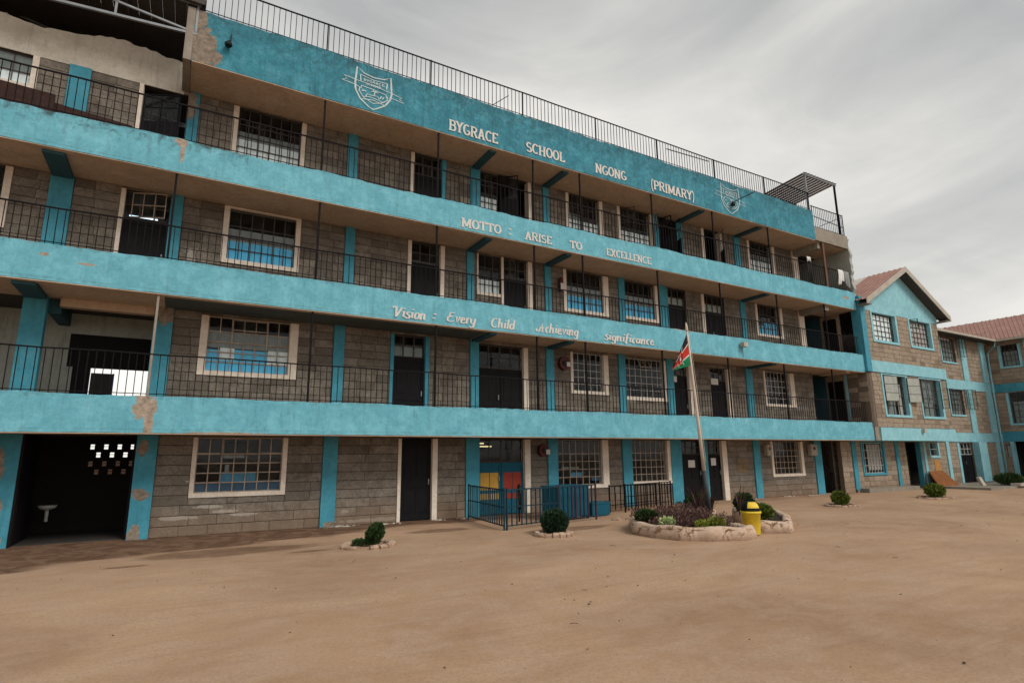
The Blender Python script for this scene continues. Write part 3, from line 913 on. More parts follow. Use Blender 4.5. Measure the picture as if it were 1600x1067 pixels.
# casement lights standing ajar
def casement(F, s, z0, z1, w, ang, mat, cols=2, rows=3, side=1, horiz=False, d=-0.07, glass=m_glass):
    mb = MB()
    ca, sa = math.cos(ang), math.sin(ang)
    def P(u, t, v):
        if horiz:          # hinged at the top, swung outwards
            dd, zz = d + v * sa + t * ca, z1 - v * ca + t * sa
            return F.map(s + u, dd, zz)
        return F.map(s + side * u * ca, d + u * sa + t, z0 + v)
    H = z1 - z0
    e = 0.022
    bars = [(0, e, 0, H), (w - e, w, 0, H), (e, w - e, 0, e), (e, w - e, H - e, H)]
    for k in range(1, cols):
        bars.append((w * k / cols - .009, w * k / cols + .009, e, H - e))
    for k in range(1, rows):
        bars.append((e, w - e, H * k / rows - .009, H * k / rows + .009))
    for (a, b, c, d_) in bars:
        mb.quadbox([P(u, t, v) for u in (a, b) for t in (0, 0.022) for v in (c, d_)])
    o = F.build(mb, 'casement', mat)
    pm = MB()
    pm.quadbox([P(u, t, v) for u in (e, w - e) for t in (0.009, 0.013) for v in (e, H - e)])
    F.build(pm, 'pane', glass, o)


casement(A, -1.40, 7.28, 7.90, 0.74, R(20), m_wframe, 3, 2)
casement(A, 13.62, 10.15, 10.75, 0.55, R(45), m_wframe2, 2, 2)
casement(A, 8.62, 7.3, 7.9, 0.4, R(35), m_wframe2, 2, 2)
casement(A, 14.1, 4.72, 5.05, 0.5, R(28), m_wframe, 2, 1, horiz=True)
casement(A, 15.35, 10.1, 10.7, 0.5, R(60), m_wframe2, 2, 2, side=-1)
casement(A, 0.98, 2.02 - .25, 2.17, 0.80, R(18), m_wframe, 3, 1, horiz=True, d=-0.09)
casement(A, 0.96, 4.75, 5.07, 0.80, R(22), m_wframe, 3, 1, horiz=True, d=-0.09)

wall(A, XL, 25.9, FL[0], CE[0], ops[0], blocks, m_mortar, bl=(0.55, 0.95))
wall(A, XL, 25.9, FL[1], CE[1], ops[1], blocks, m_mortar)
wall(A, XL, 25.9, FL[2], CE[2], ops[2], blocks, m_mortar)
wall(A, XL, -0.5, FL[3], 10.705, [o for o in ops[3] if o[0] < -0.45], blocks, m_mortar)
wall(A, -0.24, 25.9, FL[3], CE[3], [o for o in ops[3] if o[0] > -0.3], blocks, m_mortar)
lay_blocks(blocks, m_stone, 296, T)

# rendered lintel band with a ragged top over the open roof, left end
mb = MB()
k = 60
pts = []
rr = random.Random(11)
for i in range(k + 1):
    x = XL + (-0.605 - XL) * i / k
    pts.append((x, 11.55 + 0.045 * (x + 3.5) + 0.09 * math.sin(x * 2.3) + rr.uniform(-0.03, 0.03)))
for (xa, za), (xb, zb) in zip(pts, pts[1:]):
    mb.quadbox([(xa, y, z) for y in (1.385, 1.55) for z in (10.705, za)] + [(xb, y, z) for y in (1.385, 1.55) for z in (10.705, zb)])
mb.build('lintel_band', m_lintel, T.o, T.off)

# balcony bands, slabs, soffits
BX0 = XL


def ragged_band(name, mat, x0, x1, y0, y1, z0, z1, amp_t=0.012, amp_b=0.006, seed=0):
    rr = random.Random(seed)
    n = int((x1 - x0) / 0.16)
    mb = MB()
    rows = []
    for i in range(n + 1):
        x = x0 + (x1 - x0) * i / n
        t = z1 + amp_t * math.sin(x * 1.7 + seed) + rr.uniform(-amp_t, amp_t) * .8
        bt = z0 + rr.uniform(-amp_b, amp_b)
        yy = y0 + 0.006 * math.sin(x * 0.8 + seed * 2) + rr.uniform(-.002, .002)
        rows.append([(x, yy, bt), (x, yy + 0.004 * math.sin(x * 2.1), (bt + t) / 2), (x, yy, t - 0.02), (x, yy + 0.02, t), (x, y1, t), (x, y1, bt)])
    base = 0
    for r_ in rows:
        mb.v += r_
    for i in range(n):
        for j in range(6):
            a, b = i * 6 + j, i * 6 + (j + 1) % 6
            mb.f.append((a, a + 6, b + 6, b))
            mb.m.append(0)
    mb.f.append(tuple(range(6)))
    mb.f.append(tuple(reversed(range(n * 6, n * 6 + 6))))
    mb.m += [0, 0]
    return mb.build(name, mat, T.o, T.off)


ragged_band('balcony_band', m_fascia, XL, 26.03, 0, 0.15, FB[0], FT[0], seed=1)
ragged_band('balcony_band', m_fascia, XL, 25.98, 0, 0.15, FB[1], FT[1], seed=2)
ragged_band('balcony_band', m_fascia, XL, 25.94, 0, 0.15, FB[2], FT[2], 0.02, seed=3)
ragged_band('parapet', m_parapet, -0.50, 23.45, 0, 0.15, FB[3], FT[3], 0.02, 0.008, seed=4)
A.box('edge_beam', m_conc, 23.45, 25.92, 1.25, 1.395, 10.84, 11.45)
for lv in range(4):
    x1 = 26.0 if lv < 3 else 25.9
    x0 = XL if lv < 3 else -0.49
    # soffit slab under the balcony, then the room slab
    if lv == 1:
        A.box('balcony_slab', m_soffit, x0, -0.5, -0.2, 1.25, CE[lv], CE[lv] + 0.19)
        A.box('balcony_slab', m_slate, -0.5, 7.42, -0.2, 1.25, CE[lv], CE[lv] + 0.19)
        A.box('balcony_slab', m_soffit, 7.42, x1, -0.2, 1.25, CE[lv], CE[lv] + 0.19)
    else:
        A.box('balcony_slab', m_soffit, x0, x1, -0.2, 1.25, CE[lv], CE[lv] + 0.19)
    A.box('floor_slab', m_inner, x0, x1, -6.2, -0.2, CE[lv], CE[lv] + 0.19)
A.box('roof_slab', m_inner, XL, -0.49, -6.2, -0.22, 12.6, 12.7)
A.box('ground_slab', m_inner, XL, 26.0, -6.2, -0.21, -0.02, 0.012)
# a thin unpainted lip under each band, and drip stains
for lv, c0, c1 in ((0, XL, 25.95), (1, XL, 25.9), (2, XL, 25.88), (3, -0.48, 23.4)):
    A.box('drip_edge', m_soffit, c0, c1, 1.21, 1.392, FB[lv] - 0.024, FB[lv] - 0.006)

# rear walls and cross walls of the classrooms
rear_ops_x = (-1.95, -0.72)
mb = MB()
A.add(mb, XL, -0.9, -6.35, -6.2, 0, 1.25)
A.add(mb, XL, -3.6, -6.35, -6.2, 2.2, 12.6)
A.add(mb, -3.6, -0.2, -6.35, -6.2, 5.2, 12.6)
A.add(mb, -0.2, 26.0, -6.35, -6.2, 2.2, 12.6)
A.add(mb, 0.2, 26.0, -6.35, -6.2, 0, 2.2)
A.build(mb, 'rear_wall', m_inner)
mb = MB()
for x in (XL, -0.30, 5.0 - .2, 10.3, 15.6, 20.0, 23.9):
    for lv in range(4):
        z1 = CE[lv]
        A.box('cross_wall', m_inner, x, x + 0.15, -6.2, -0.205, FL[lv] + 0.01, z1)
A.box('cross_wall', m_inner, XL, XL + 0.15, -6.2, -0.205, 10.83, 12.59)

# ground-floor open bay, left: sheet-metal doors folded back, vent blocks with daylight behind
mb = MB()
for i in range(12):
    y = 1.5 + i * 0.12
    mb.box(-2.70 - (0.012 if i % 2 else 0), -2.68, y, y + 0.11, 0.03, 2.2)
o = mb.build('sheet_metal_gate', m_rail, T.o, T.off)
A.box('gate_post', m_rail, -0.80, -0.755, -0.15, -0.05, 0.02, 2.23)
A.box('gate_post', m_rail, -2.725, -2.68, -0.02, 0.05, 0.02, 2.23)
# rear wall of that bay with the perforated blocks: daylight comes through the real holes
vx = [-2.35 + 0.0]
holes = []
for r_, z in enumerate((1.96, 1.76, 1.54, 1.34)):
    for cidx in range(5):
        x = -1.72 + cidx * 0.285 - (0.14 if r_ % 2 == 0 else 0)
        holes.append((x, x + 0.098, z, z + 0.12))
mb = MB()
br = sorted({-2.85, 0.2} | {h[i] for h in holes for i in (0, 1)})
for a, b_ in zip(br, br[1:]):
    mid = (a + b_) / 2
    for za, zb in free(0, 2.23, [(h[2], h[3]) for h in holes if h[0] < mid < h[1]]):
        A.add(mb, a, b_, -2.75, -2.60, za, zb)
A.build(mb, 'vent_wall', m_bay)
for h in holes:
    A.box('vent_bar', m_bay, h[0], h[1], -2.70, -2.68, h[2] + 0.06, h[2] + 0.075)
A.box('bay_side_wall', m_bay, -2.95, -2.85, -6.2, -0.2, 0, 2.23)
mb = MB(); mb.box(-6, 6, 13.0, 13.2, 0, 1.72)
tag(mb.build('yard_wall', m_peach), 'peach rendered wall seen in daylight through the vent holes of the dark bay', 'wall')
# the vents look out on a sunlit light well: open the slab-free yard behind
# first-floor open landing: dark room with the daylit opening at its far end
A.box('landing_beam', m_beamblue, -2.67, -2.45, -2.6, -0.2, 4.85, 5.17)
A.box('landing_beam', m_soffit, -2.45, -0.69, -0.2, 0.02, 4.98, 5.17)
mb = MB()
for (a, b_, za, zb) in ((-4.6, -2.42, 2.43, 5.17), (-2.42, -0.3, 4.68, 5.17), (-2.42, -2.30, 2.43, 3.88)):
    A.add(mb, a, b_, -1.72, -1.60, za, zb)
A.build(mb, 'landing_wall', m_palewall)
A.box('opening_shade_panel', m_door, -2.42, -0.3, -1.70, -1.62, 3.88, 4.68)  # black sheets standing in for the darkness of the open doorway
A.box('opening_shade_panel', m_door, -2.30, -1.95, -1.70, -1.62, 2.43, 3.88)
A.box('low_wall', m_white, -1.95, -0.3, -1.72, -1.60, 2.43, 3.1)
A.box('black_board', m_blackplastic, -1.93, -1.48, -1.655, -1.64, 3.0, 3.76)
A.box('board_edge', simple('blue_edging', (0.02, 0.07, 0.32), 0.6), -1.48, -1.46, -1.655, -1.635, 3.0, 3.77)
# ceiling beams that cross the balconies
for lv, xs_ in ((0, ()), (1, (-2.87, 7.56, 10.28, 19.99, 24.9)), (2, (-2.73, 7.41, 10.27, 19.99)), (3, (7.56, 10.25, 16.58, 19.95))):
    for x in xs_:
        hw = 0.19 if x < 0 else 0.11
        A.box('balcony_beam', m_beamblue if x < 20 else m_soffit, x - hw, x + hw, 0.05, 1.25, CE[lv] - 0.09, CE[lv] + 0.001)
A.box('balcony_beam', m_conc, 23.75, 24.05, 0.05, 1.25, 10.55, 10.826)
A.box('balcony_beam', m_conc, 23.75, 24.05, 0.05, 1.25, 7.75, 7.996)
# the open stair end, right: back walls, side wall, stair flight
A.box('stair_back_wall', m_palewall, 24.0, 26.1, -3.2, -3.05, 8.19, 10.83)
A.box('stair_back_wall', m_palewall, 24.0, 26.1, -2.2, -2.05, 5.37, 7.99)
A.box('stair_back_wall', m_conc, 24.0, 26.1, -3.2, -3.05, 2.43, 5.17)
A.box('stair_back_wall', m_conc, 24.1, 26.1, -3.2, -3.05, 0.0, 2.23)
mb = MB()
rr = random.Random(5)
pz = [8.0 + i * 0.16 for i in range(22)]
prev = None
for z in pz:
    y = 0.02 + rr.uniform(-0.05, 0.05) + (0.05 if z > 10.8 else 0)
    if prev:
        z0_, y0_ = prev
        mb.quadbox([(x, yy, zz) for x in (25.92, 26.10) for (yy, zz) in ((y0_, z0_), (y, z))][:0] or [(25.92, y0_, z0_), (25.92, y, z), (25.92, 4.6, z0_), (25.92, 4.6, z), (26.10, y0_, z0_), (26.10, y, z), (26.10, 4.6, z0_), (26.10, 4.6, z)])
    prev = (z, y)
mb.build('end_wall', m_palewall, T.o, T.off)
mb = MB()
for i in range(9):
    mb.box(24.3 + 0.18 * i, 24.3 + 0.18 * (i + 1), 2.2, 3.2, 0.0 + 0.18 * i, 0.18 * (i + 1) + 0.001 * i)
mb.build('stair_flight', m_conc, T.o, T.off)
for lv in (1, 2):
    mb = MB()
    z0_ = FL[lv]
    pts = [(2.4, z0_ + 2.6), (4.2, z0_ + 0.9), (4.2, z0_ + 0.6), (2.4, z0_ + 2.3)]
    mb.quadbox([(x, y, z) for x in (24.2, 25.2) for (y, z) in ((2.2, z0_ + 2.45), (2.2, z0_ + 2.72), (3.3, z0_ + 1.0), (3.3, z0_ + 1.27))])
    mb.build('stair_flight', m_soffit, T.o, T.off)
mb = MB()
for i in range(7):
    x = 24.32 + 0.125 * i
    mb.box(x, x + 0.02, 1.45, 1.47, 0.03, 1.22 - 0.06 * i)
mb.quadbox([(24.30, 1.44, 1.22), (24.30, 1.44, 1.26), (24.30, 1.48, 1.22), (24.30, 1.48, 1.26), (25.13, 1.44, 0.78), (25.13, 1.44, 0.82), (25.13, 1.48, 0.78), (25.13, 1.48, 0.82)])
mb.build('stair_gate', m_rail, T.o, T.off)

# railings
def railing(name, F, x0, x1, z0, zt, mat, posts, sp=0.137, d=1.32, sep_n=0, r=0.0065, wob=0.012):
    mb = MB()
    n = max(2, int((x1 - x0) / 1.0))
    rr = random.Random(int(zt * 100))
    zz = [zt + rr.uniform(-wob, wob) for _ in range(n + 1)]
    for i in range(n):
        a, b_ = x0 + (x1 - x0) * i / n, x0 + (x1 - x0) * (i + 1) / n
        p0, p1 = F.map(a, d, zz[i]), F.map(b_, d, zz[i + 1])
        mb.quadbox([(p[0], p[1] + dy, p[2] + dz) for p in (p0, p1) for dy in (-.016, .016) for dz in (-.014, .014)])
    ro = F.build(mb, name, mat)
    F.box('bottom_rail', mat, x0, x1, d - .008, d + .008, z0 + 0.05, z0 + 0.066, ro)
    for x in posts:
        F.box('railing_post', mat, x - .014, x + .014, d - .02, d + .012, z0 - 0.01, zt + 0.03, ro)
    rest = MB()
    k = 0
    x = x0 + 0.07
    while x < x1 - 0.03:
        dx = rr.uniform(-.006, .006)
        if k < sep_n and x > -3.8:
            F.box('baluster', mat, x + dx - r, x + dx + r, d - r, d + r, z0, zt - .014, ro)
            k += 1
        else:
            F.add(rest, x + dx - r, x + dx + r, d - r, d + r, z0, zt - .014)
        x += sp
    if rest.v:
        F.build(rest, 'balusters', mat, ro)['kind'] = 'stuff'
    return ro


PX = {1: [-0.60, 2.58, 5.77, 8.97, 10.75, 13.97, 17.22, 20.44, 23.6], 2: [-0.52, 2.60, 5.75, 8.93, 10.75, 13.97, 17.10, 20.40, 23.6], 3: [2.58, 5.75, 8.93, 10.74, 13.89, 17.0, 20.27]}
railing('balcony_railing', A, XL, 25.85, FT[0] - .01, 3.86, m_rail, [], sep_n=185, d=1.33, r=0.0075)
railing('balcony_railing', A, XL, 25.85, FT[1] - .01, 6.72, m_rail, [], sep_n=110, d=1.33, r=0.0075)
railing('balcony_railing', A, XL, 25.85, FT[2] - .01, 9.68, m_rail, [], d=1.33, r=0.0075)
for lv in (1, 2, 3):
    for x in PX[lv]:
        A.box('pipe_post', m_rail if not (lv == 1 and x < 0) else m_conc, x - .022, x + .022, 1.30, 1.344, FT[lv - 1] - 0.01, CE[lv])
A.box('pipe_post', simple('rusty_pipe', (0.14, 0.07, 0.045), 0.8), 23.95, 24.07, 1.28, 1.36, FT[2] - .01, 10.84)
railing('roof_railing', A, -0.38, 23.4, FT[3], 13.04, m_railup, [-0.36, 2.54, 5.48, 8.58, 11.5, 14.31, 17.32, 20.32, 23.35], d=1.33, r=0.0075)
railing('roof_railing', A, 23.45, 25.85, 11.45, 12.46, m_railup, [23.5, 25.6, 25.83], d=1.33, r=0.0075)
# loose bars tied across the roof railing
mb = MB()
mb = MB(); mb.tube([(14.76, 0.03, 12.78), (17.0, 0.02, 12.86)], 0.018, 6); mb.build('loose_bar', m_railup, T.o, T.off)
mb = MB(); mb.tube([(7.5, 0.05, 12.25), (8.2, 0.3, 12.95)], 0.012, 6); mb.build('loose_bar', m_railup, T.o, T.off)
mb = MB(); mb.tube([(23.9, 0.06, 11.55), (25.7, 0.06, 12.35)], 0.014, 6); mb.build('loose_bar', m_railup, T.o, T.off)
mb = MB(); mb.tube([(23.5, 0.05, 11.98), (25.8, 0.05, 11.86)], 0.018, 6); mb.build('loose_bar', m_railup, T.o, T.off)

# open roof with steel truss at the left end
mb = MB()
n = 110
for i in range(n):
    xa, xb = XL + (7.19) * i / n, XL + (7.19) * (i + 1) / n
    h = 0.018 if i % 4 < 2 else 0
    mb.quadbox([(x, y, z + h + dz) for x in (xa, xb) for (y, z) in ((-0.12, 12.36), (7.6, 13.4)) for dz in (0, 0.006)])
ro = mb.build('roof_sheet', m_roofunder, T.o, T.off)
mb = MB()
def bar(mb, p, q, w=0.028):
    p, q = Vector(p), Vector(q)
    d = (q - p).normalized()
    a = Vector((0, 1, 0))
    b_ = d.cross(a).normalized()
    mb.quadbox([e + a * i * w + b_ * j * w for e in (p, q) for i in (-1, 1) for j in (-1, 1)])


for y in (0.02, 3.0, 6.0):
    zr = 12.3 + (y + .1) * 0.13
    bar(mb, (XL, y, 10.95 + (zr - 12.3)), (-0.44, y, 11.50 + (zr - 12.3)))
    bar(mb, (XL, y, zr), (-0.40, y, zr))
    bar(mb, (-2.02, y, 11.39 + (zr - 12.3)), (-2.02, y, 11.72 + zr - 12.3), 0.022)
    bar(mb, (-2.02, y, 11.72 + (zr - 12.3)), (-0.46, y, 11.53 + zr - 12.3), 0.022)
    bar(mb, (-2.02, y, 11.72 + (zr - 12.3)), (-4.6, y, zr - .03), 0.022)
    bar(mb, (-0.46, y, 11.5 + (zr - 12.3)), (-0.46, y, zr - .03), 0.022)
    bar(mb, (-4.6, y, 11.19 + (zr - 12.3)), (-4.6, y, zr - .03), 0.022)
mb.build('roof_truss', m_steel, T.o, T.off)
mb = MB()
for x in (-6.5, -5, -3.5, -2.0, -0.6):
    mb.quadbox([(x + dx, y, z + dz) for dx in (0, 0.05) for (y, z) in ((-0.1, 12.36), (7.6, 13.4)) for dz in (-0.08, -0.002)])
mb.build('rafter', m_roofunder, T.o, T.off)
A.box('eave_board', m_roofunder, XL, -0.32, 1.50, 1.53, 12.26, 12.40)
# concrete end post at the start of the parapet
A.box('concrete_post', m_conc, -0.66, -0.501, 1.10, 1.41, 10.80, 12.18)
A.box('concrete_post', m_conc, -0.60, -0.495, -0.2, 0.03, 10.72, 12.3)
A.box('concrete_corbel', m_conc, -0.66, -0.495, 0.04, 1.09, 10.78, 11.0)
# debris on the top balcony
mb = MB()
rr = random.Random(21)
for (xa, xb, za, zb, y) in ((-7.2, -4.4, 9.62, 9.55, .50), (-4.9, -2.9, 9.45, 9.36, .42), (-3.2, -1.5, 9.25, 9.10, .52)):
    mb.quadbox([(x, yy, z) for (x, zt_) in ((xa, za), (xb, zb)) for yy in (y, y + .02) for z in (8.2, zt_)])
for i in range(9):
    x = rr.uniform(-5.5, -1.8)
    zz = 8.4 + rr.uniform(0, .7)
    bar(mb, (x, 0.35 + rr.uniform(-.1, .4), zz), (x + rr.uniform(0.5, 1.4), 0.4 + rr.uniform(-.1, .4), zz + rr.uniform(-.15, .1)), rr.uniform(0.03, 0.11))
od = mb.build('scrap_pile', m_debris)
tag(od, 'pile of rusty scrap metal and boards on the top balcony under the open roof', 'scrap pile')

# roof-top canopy
Tc = Thing('roof_canopy', 'small grey sheet-metal canopy on posts at the right end of the roof', 'canopy', (24.5, 1.0, 11.0))
mb = MB()
n = 22
for i in range(n):
    xa, xb = 23.2 + 2.45 * i / n, 23.2 + 2.45 * (i + 1) / n
    h = 0.022 if i % 2 else 0
    mb.quadbox([(x, y, z + h + dz) for x in (xa, xb) for (y, z) in ((0.02, 13.98), (2.25, 13.80)) for dz in (0, 0.008)])
mb.build('canopy_sheet', m_canopy, Tc.o, Tc.off)
for x, y, m_ in ((23.36, 0.12, m_steel), (25.58, 0.12, m_railup), (23.36, 2.1, m_steel), (25.58, 2.1, m_steel)):
    mb = MB()
    mb.box(x - .035, x + .035, y - .035, y + .035, 11.2, 13.95 - (y > 1) * .16)
    mb.build('canopy_post', m_, Tc.o, Tc.off)
mb = MB()
mb.box(23.2, 25.65, 0.06, 0.12, 13.90, 13.97)
mb.box(23.2, 25.65, 2.08, 2.14, 13.73, 13.80)
mb.build('canopy_beam', m_steel, Tc.o, Tc.off)

# fluorescent tubes burning in some rooms
for (x0, x1, y, z, m_) in ((-1.5, -0.9, 2.3, 7.62, m_tube), (7.9, 8.6, 3.2, 7.72, m_tube), (11.2, 11.9, 2.4, 4.86, m_tube), (7.8, 8.5, 2.6, 2.10, m_tubey), (8.6, 9.2, 3.4, 2.02, m_tubey), (-4.9, -4.1, 2.3, 7.5, m_tube)):
    mb = MB()
    mb.tube([(x0, y, z), (x1, y, z)], 0.018, 8)
    tag(mb.build('tube_lamp', m_), {
        -1.5: 'lit tube lamp seen through the second-floor doorway left of the blue post', 7.9: 'lit tube lamp in the second-floor room with the low window beside its door',
        11.2: 'lit tube lamp behind the first-floor window right of the hose reel', 7.8: 'warm tube lamp behind the transom of the coloured door, left',
        8.6: 'warm tube lamp behind the transom of the coloured door, right and deeper', -4.9: 'lit tube lamp in the second-floor window at the left edge'}[x0], 'tube lamp', 'tube lamps in the classrooms')

# ------------------------------------------------------------------ painted lettering
def arc(cx, cy, rx, ry, a0, a1, n=10):
    return [(cx + rx * math.cos(R(a0 + (a1 - a0) * i / n)), cy + ry * math.sin(R(a0 + (a1 - a0) * i / n))) for i in range(n + 1)]


# caps: width, strokes, serif ends
G = {
    'B': (.72, [[(.17, 0), (.17, 1)], [(.17, .95), (.42, .95)] + arc(.42, .74, .2, .21, 90, -90, 6) + [(.17, .53)], [(.42, .53)] + arc(.44, .29, .23, .24, 90, -90, 6) + [(.17, .05)]], [(.17, 0), (.17, 1)]),
    'Y': (.74, [[(.1, 1), (.37, .5)], [(.66, 1), (.37, .5)], [(.37, .5), (.37, 0)]], [(.1, 1), (.66, 1), (.37, 0)]),
    'G': (.76, [arc(.4, .5, .31, .46, 50, 330, 14), [(.42, .42), (.68, .42)], [(.66, .42), (.66, .12)]], []),
    'R': (.78, [[(.17, 0), (.17, 1)], [(.17, .95), (.42, .95)] + arc(.42, .73, .22, .22, 90, -90, 6) + [(.17, .51)], [(.4, .5), (.68, 0)]], [(.17, 0), (.17, 1), (.68, 0)]),
    'A': (.8, [[(.12, 0), (.38, 1)], [(.38, 1), (.66, 0)], [(.24, .34), (.54, .34)]], [(.12, 0), (.66, 0)]),
    'C': (.72, [arc(.4, .5, .30, .46, 48, 312, 14)], [(.6, .84)]),
    'E': (.68, [[(.17, 0), (.17, 1)], [(.17, .94), (.58, .94)], [(.17, .5), (.48, .5)], [(.17, .06), (.6, .06)], [(.59, .99), (.59, .80)], [(.6, 0), (.6, .2)]], []),
    'S': (.66, [arc(.34, .72, .22, .23, 30, 270, 10) + arc(.34, .27, .23, .22, 90, -150, 10)[1:]], []),
    'H': (.84, [[(.17, 0), (.17, 1)], [(.65, 0), (.65, 1)], [(.17, .5), (.65, .5)]], [(.17, 0), (.17, 1), (.65, 0), (.65, 1)]),
    'O': (.76, [arc(.38, .5, .29, .46, 0, 360, 18)], []),
    'L': (.64, [[(.17, 0), (.17, 1)], [(.17, .06), (.58, .06)], [(.57, 0), (.57, .22)]], [(.17, 1)]),
    'N': (.84, [[(.16, 0), (.16, 1)], [(.16, 1), (.66, 0)], [(.66, 0), (.66, 1)]], [(.16, 0), (.14, 1), (.66, 1)]),
    'P': (.7, [[(.17, 0), (.17, 1)], [(.17, .95), (.42, .95)] + arc(.42, .71, .22, .24, 90, -90, 6) + [(.17, .47)]], [(.17, 0), (.17, 1)]),
    'I': (.4, [[(.2, 0), (.2, 1)]], [(.2, 0), (.2, 1)]),
    'M': (.98, [[(.15, 0), (.15, 1)], [(.15, 1), (.48, .15)], [(.48, .15), (.81, 1)], [(.81, 1), (.81, 0)]], [(.15, 0), (.81, 0), (.12, 1), (.84, 1)]),
    'T': (.72, [[(.36, 0), (.36, 1)], [(.06, .94), (.66, .94)], [(.07, 1), (.07, .76)], [(.65, 1), (.65, .76)]], [(.36, 0)]),
    'X': (.78, [[(.12, 1), (.66, 0)], [(.64, 1), (.12, 0)]], [(.12, 1), (.64, 1), (.12, 0), (.66, 0)]),
    'W': (.9, [[(.1, 1), (.26, 0)], [(.26, 0), (.44, .8)], [(.44, .8), (.62, 0)], [(.62, 0), (.8, 1)]], []),
    '(': (.40, [arc(.52, .45, .36, .82, 122, 238, 12)], []),
    ')': (.40, [arc(-.12, .45, .36, .82, 58, -58, 12)], []),
    ':': (.3, [[(.12, .68), (.12, .84)], [(.12, .12), (.12, .28)]], []),
}
# sloping brush script
Gs = {
    'V': (.62, [arc(.02, .82, .12, .16, 180, 20, 5) + [(.22, .02)], [(.22, .02), (.52, .9), (.64, .86)]]),
    'E': (.62, [[(.56, .95), (.22, .92), (.16, .60), (.44, .54)], [(.3, .55), (.08, .45), (.08, .1), (.34, .0), (.56, .12)]]),
    'C': (.60, [arc(.36, .46, .27, .46, 60, 300, 12)]),
    'A': (.80, [arc(.16, .18, .14, .14, 120, 330, 7) + [(.52, .95), (.56, .02), (.72, .06)], [(.24, .42), (.66, .42)]]),
    'S': (.5, [arc(.30, .72, .16, .2, 40, 260, 8) + arc(.26, .24, .2, .24, 80, -170, 8)]),
    'i': (.26, [[(.02, .5), (.12, .6), (.12, .08), (.26, .06)], [(.13, .80), (.13, .90)]]),
    's': (.38, [arc(.22, .48, .12, .13, 50, 250, 7) + arc(.18, .17, .15, .17, 80, -160, 7)]),
    'o': (.44, [arc(.21, .32, .16, .30, 0, 360, 12)]),
    'n': (.50, [[(.06, .62), (.08, .0)], [(.08, .4), (.2, .6), (.32, .58), (.34, .06), (.48, .05)]]),
    'v': (.42, [[(.02, .58), (.1, .6), (.18, .02), (.38, .62)]]),
    'e': (.40, [[(.08, .3), (.32, .38), (.28, .58), (.14, .58), (.06, .3), (.12, .04), (.3, .02), (.38, .14)]]),
    'r': (.36, [[(.04, .6), (.1, .6), (.1, .0)], [(.1, .38), (.2, .58), (.34, .58)]]),
    'y': (.46, [[(.04, .6), (.08, .22), (.18, .04), (.34, .2)], [(.38, .62), (.3, -.26), (.16, -.34), (.04, -.2)]]),
    'h': (.50, [[(.08, 1.0), (.08, 0)], [(.08, .36), (.2, .58), (.32, .54), (.34, .04), (.48, .05)]]),
    'l': (.24, [[(.10, 1.0), (.10, .06), (.22, .04)]]),
    'd': (.50, [arc(.2, .28, .15, .28, 20, 340, 10), [(.36, 1.02), (.36, .06), (.48, .04)]]),
    'c': (.38, [arc(.22, .3, .16, .29, 55, 305, 9)]),
    'g': (.46, [arc(.2, .32, .15, .27, 20, 340, 10), [(.36, .6), (.32, -.24), (.16, -.32), (.04, -.18)]]),
    'f': (.36, [[(.34, .92), (.22, 1.0), (.14, .84), (.12, -.2)], [(.0, .54), (.30, .54)]]),
    'a': (.48, [arc(.2, .3, .15, .28, 20, 340, 10), [(.36, .6), (.36, .06), (.46, .05)]]),
    ':': (.3, [[(.12, .62), (.12, .78)], [(.12, .10), (.12, .26)]]),
}


def ribbon(mb, pts, w, place):
    """flat ribbon along a 2-D polyline; place(u, v) gives the 3-D point on the wall"""
    P2 = [Vector((a, b)) for a, b in pts]
    L, Rr = [], []
    for i, q in enumerate(P2):
        d = P2[min(i + 1, len(P2) - 1)] - P2[max(i - 1, 0)]
        if d.length < 1e-9:
            d = Vector((1, 0))
        d.normalize()
        nrm = Vector((-d.y, d.x))
        ww = w(d) if callable(w) else w
        L.append(q + nrm * ww / 2)
        Rr.append(q - nrm * ww / 2)
    for i in range(len(P2) - 1):
        mb.face([place(*Rr[i]), place(*Rr[i + 1]), place(*L[i + 1]), place(*L[i])])


def word(txt, x0, x1, zb, h, script=False, slope=0.0):
    """word painted between x0 and x1 with its baseline at zb"""
    tab = Gs if script else G
    total = sum(tab[c_][0] for c_ in txt)
    kx = (x1 - x0) / (total * h)
    mb = MB()
    cx = 0.0
    rr = random.Random(hash(txt) % 1000 if False else sum(ord(q) for q in txt))
    for c_ in txt:
        e = tab[c_]
        jy = rr.uniform(-.03, .03)
        depth_i = [0]

        def place(u, v, cx=cx, jy=jy):
            if script:
                u = u + 0.13 * v
            depth_i[0] += 1
            return (x0 + (cx + u) * h * kx, -0.019 - 0.0006 * (depth_i[0] // 4 % 7), zb + (v + jy) * h + slope * (cx + u) * h * kx)
        wf = (lambda d: (0.11 + 0.09 * abs(d.y)) / 1.0) if not script else (lambda d: 0.075 + 0.085 * abs(d.y))
        if c_ in '()':
            wf = 0.12
        if c_ == ':':
            wf = 0.17
        for st_ in e[1]:
            ribbon(mb, st_, wf, place)
        if len(e) > 2:
            for (sx, sy) in e[2]:
                sy2 = min(max(sy, .035), .965)
                ribbon(mb, [(sx - .15, sy2), (sx + .15, sy2)], .09, place)
        cx += e[0]
    return mb.build('painted_word', m_paintwhite, T.o, T.off)


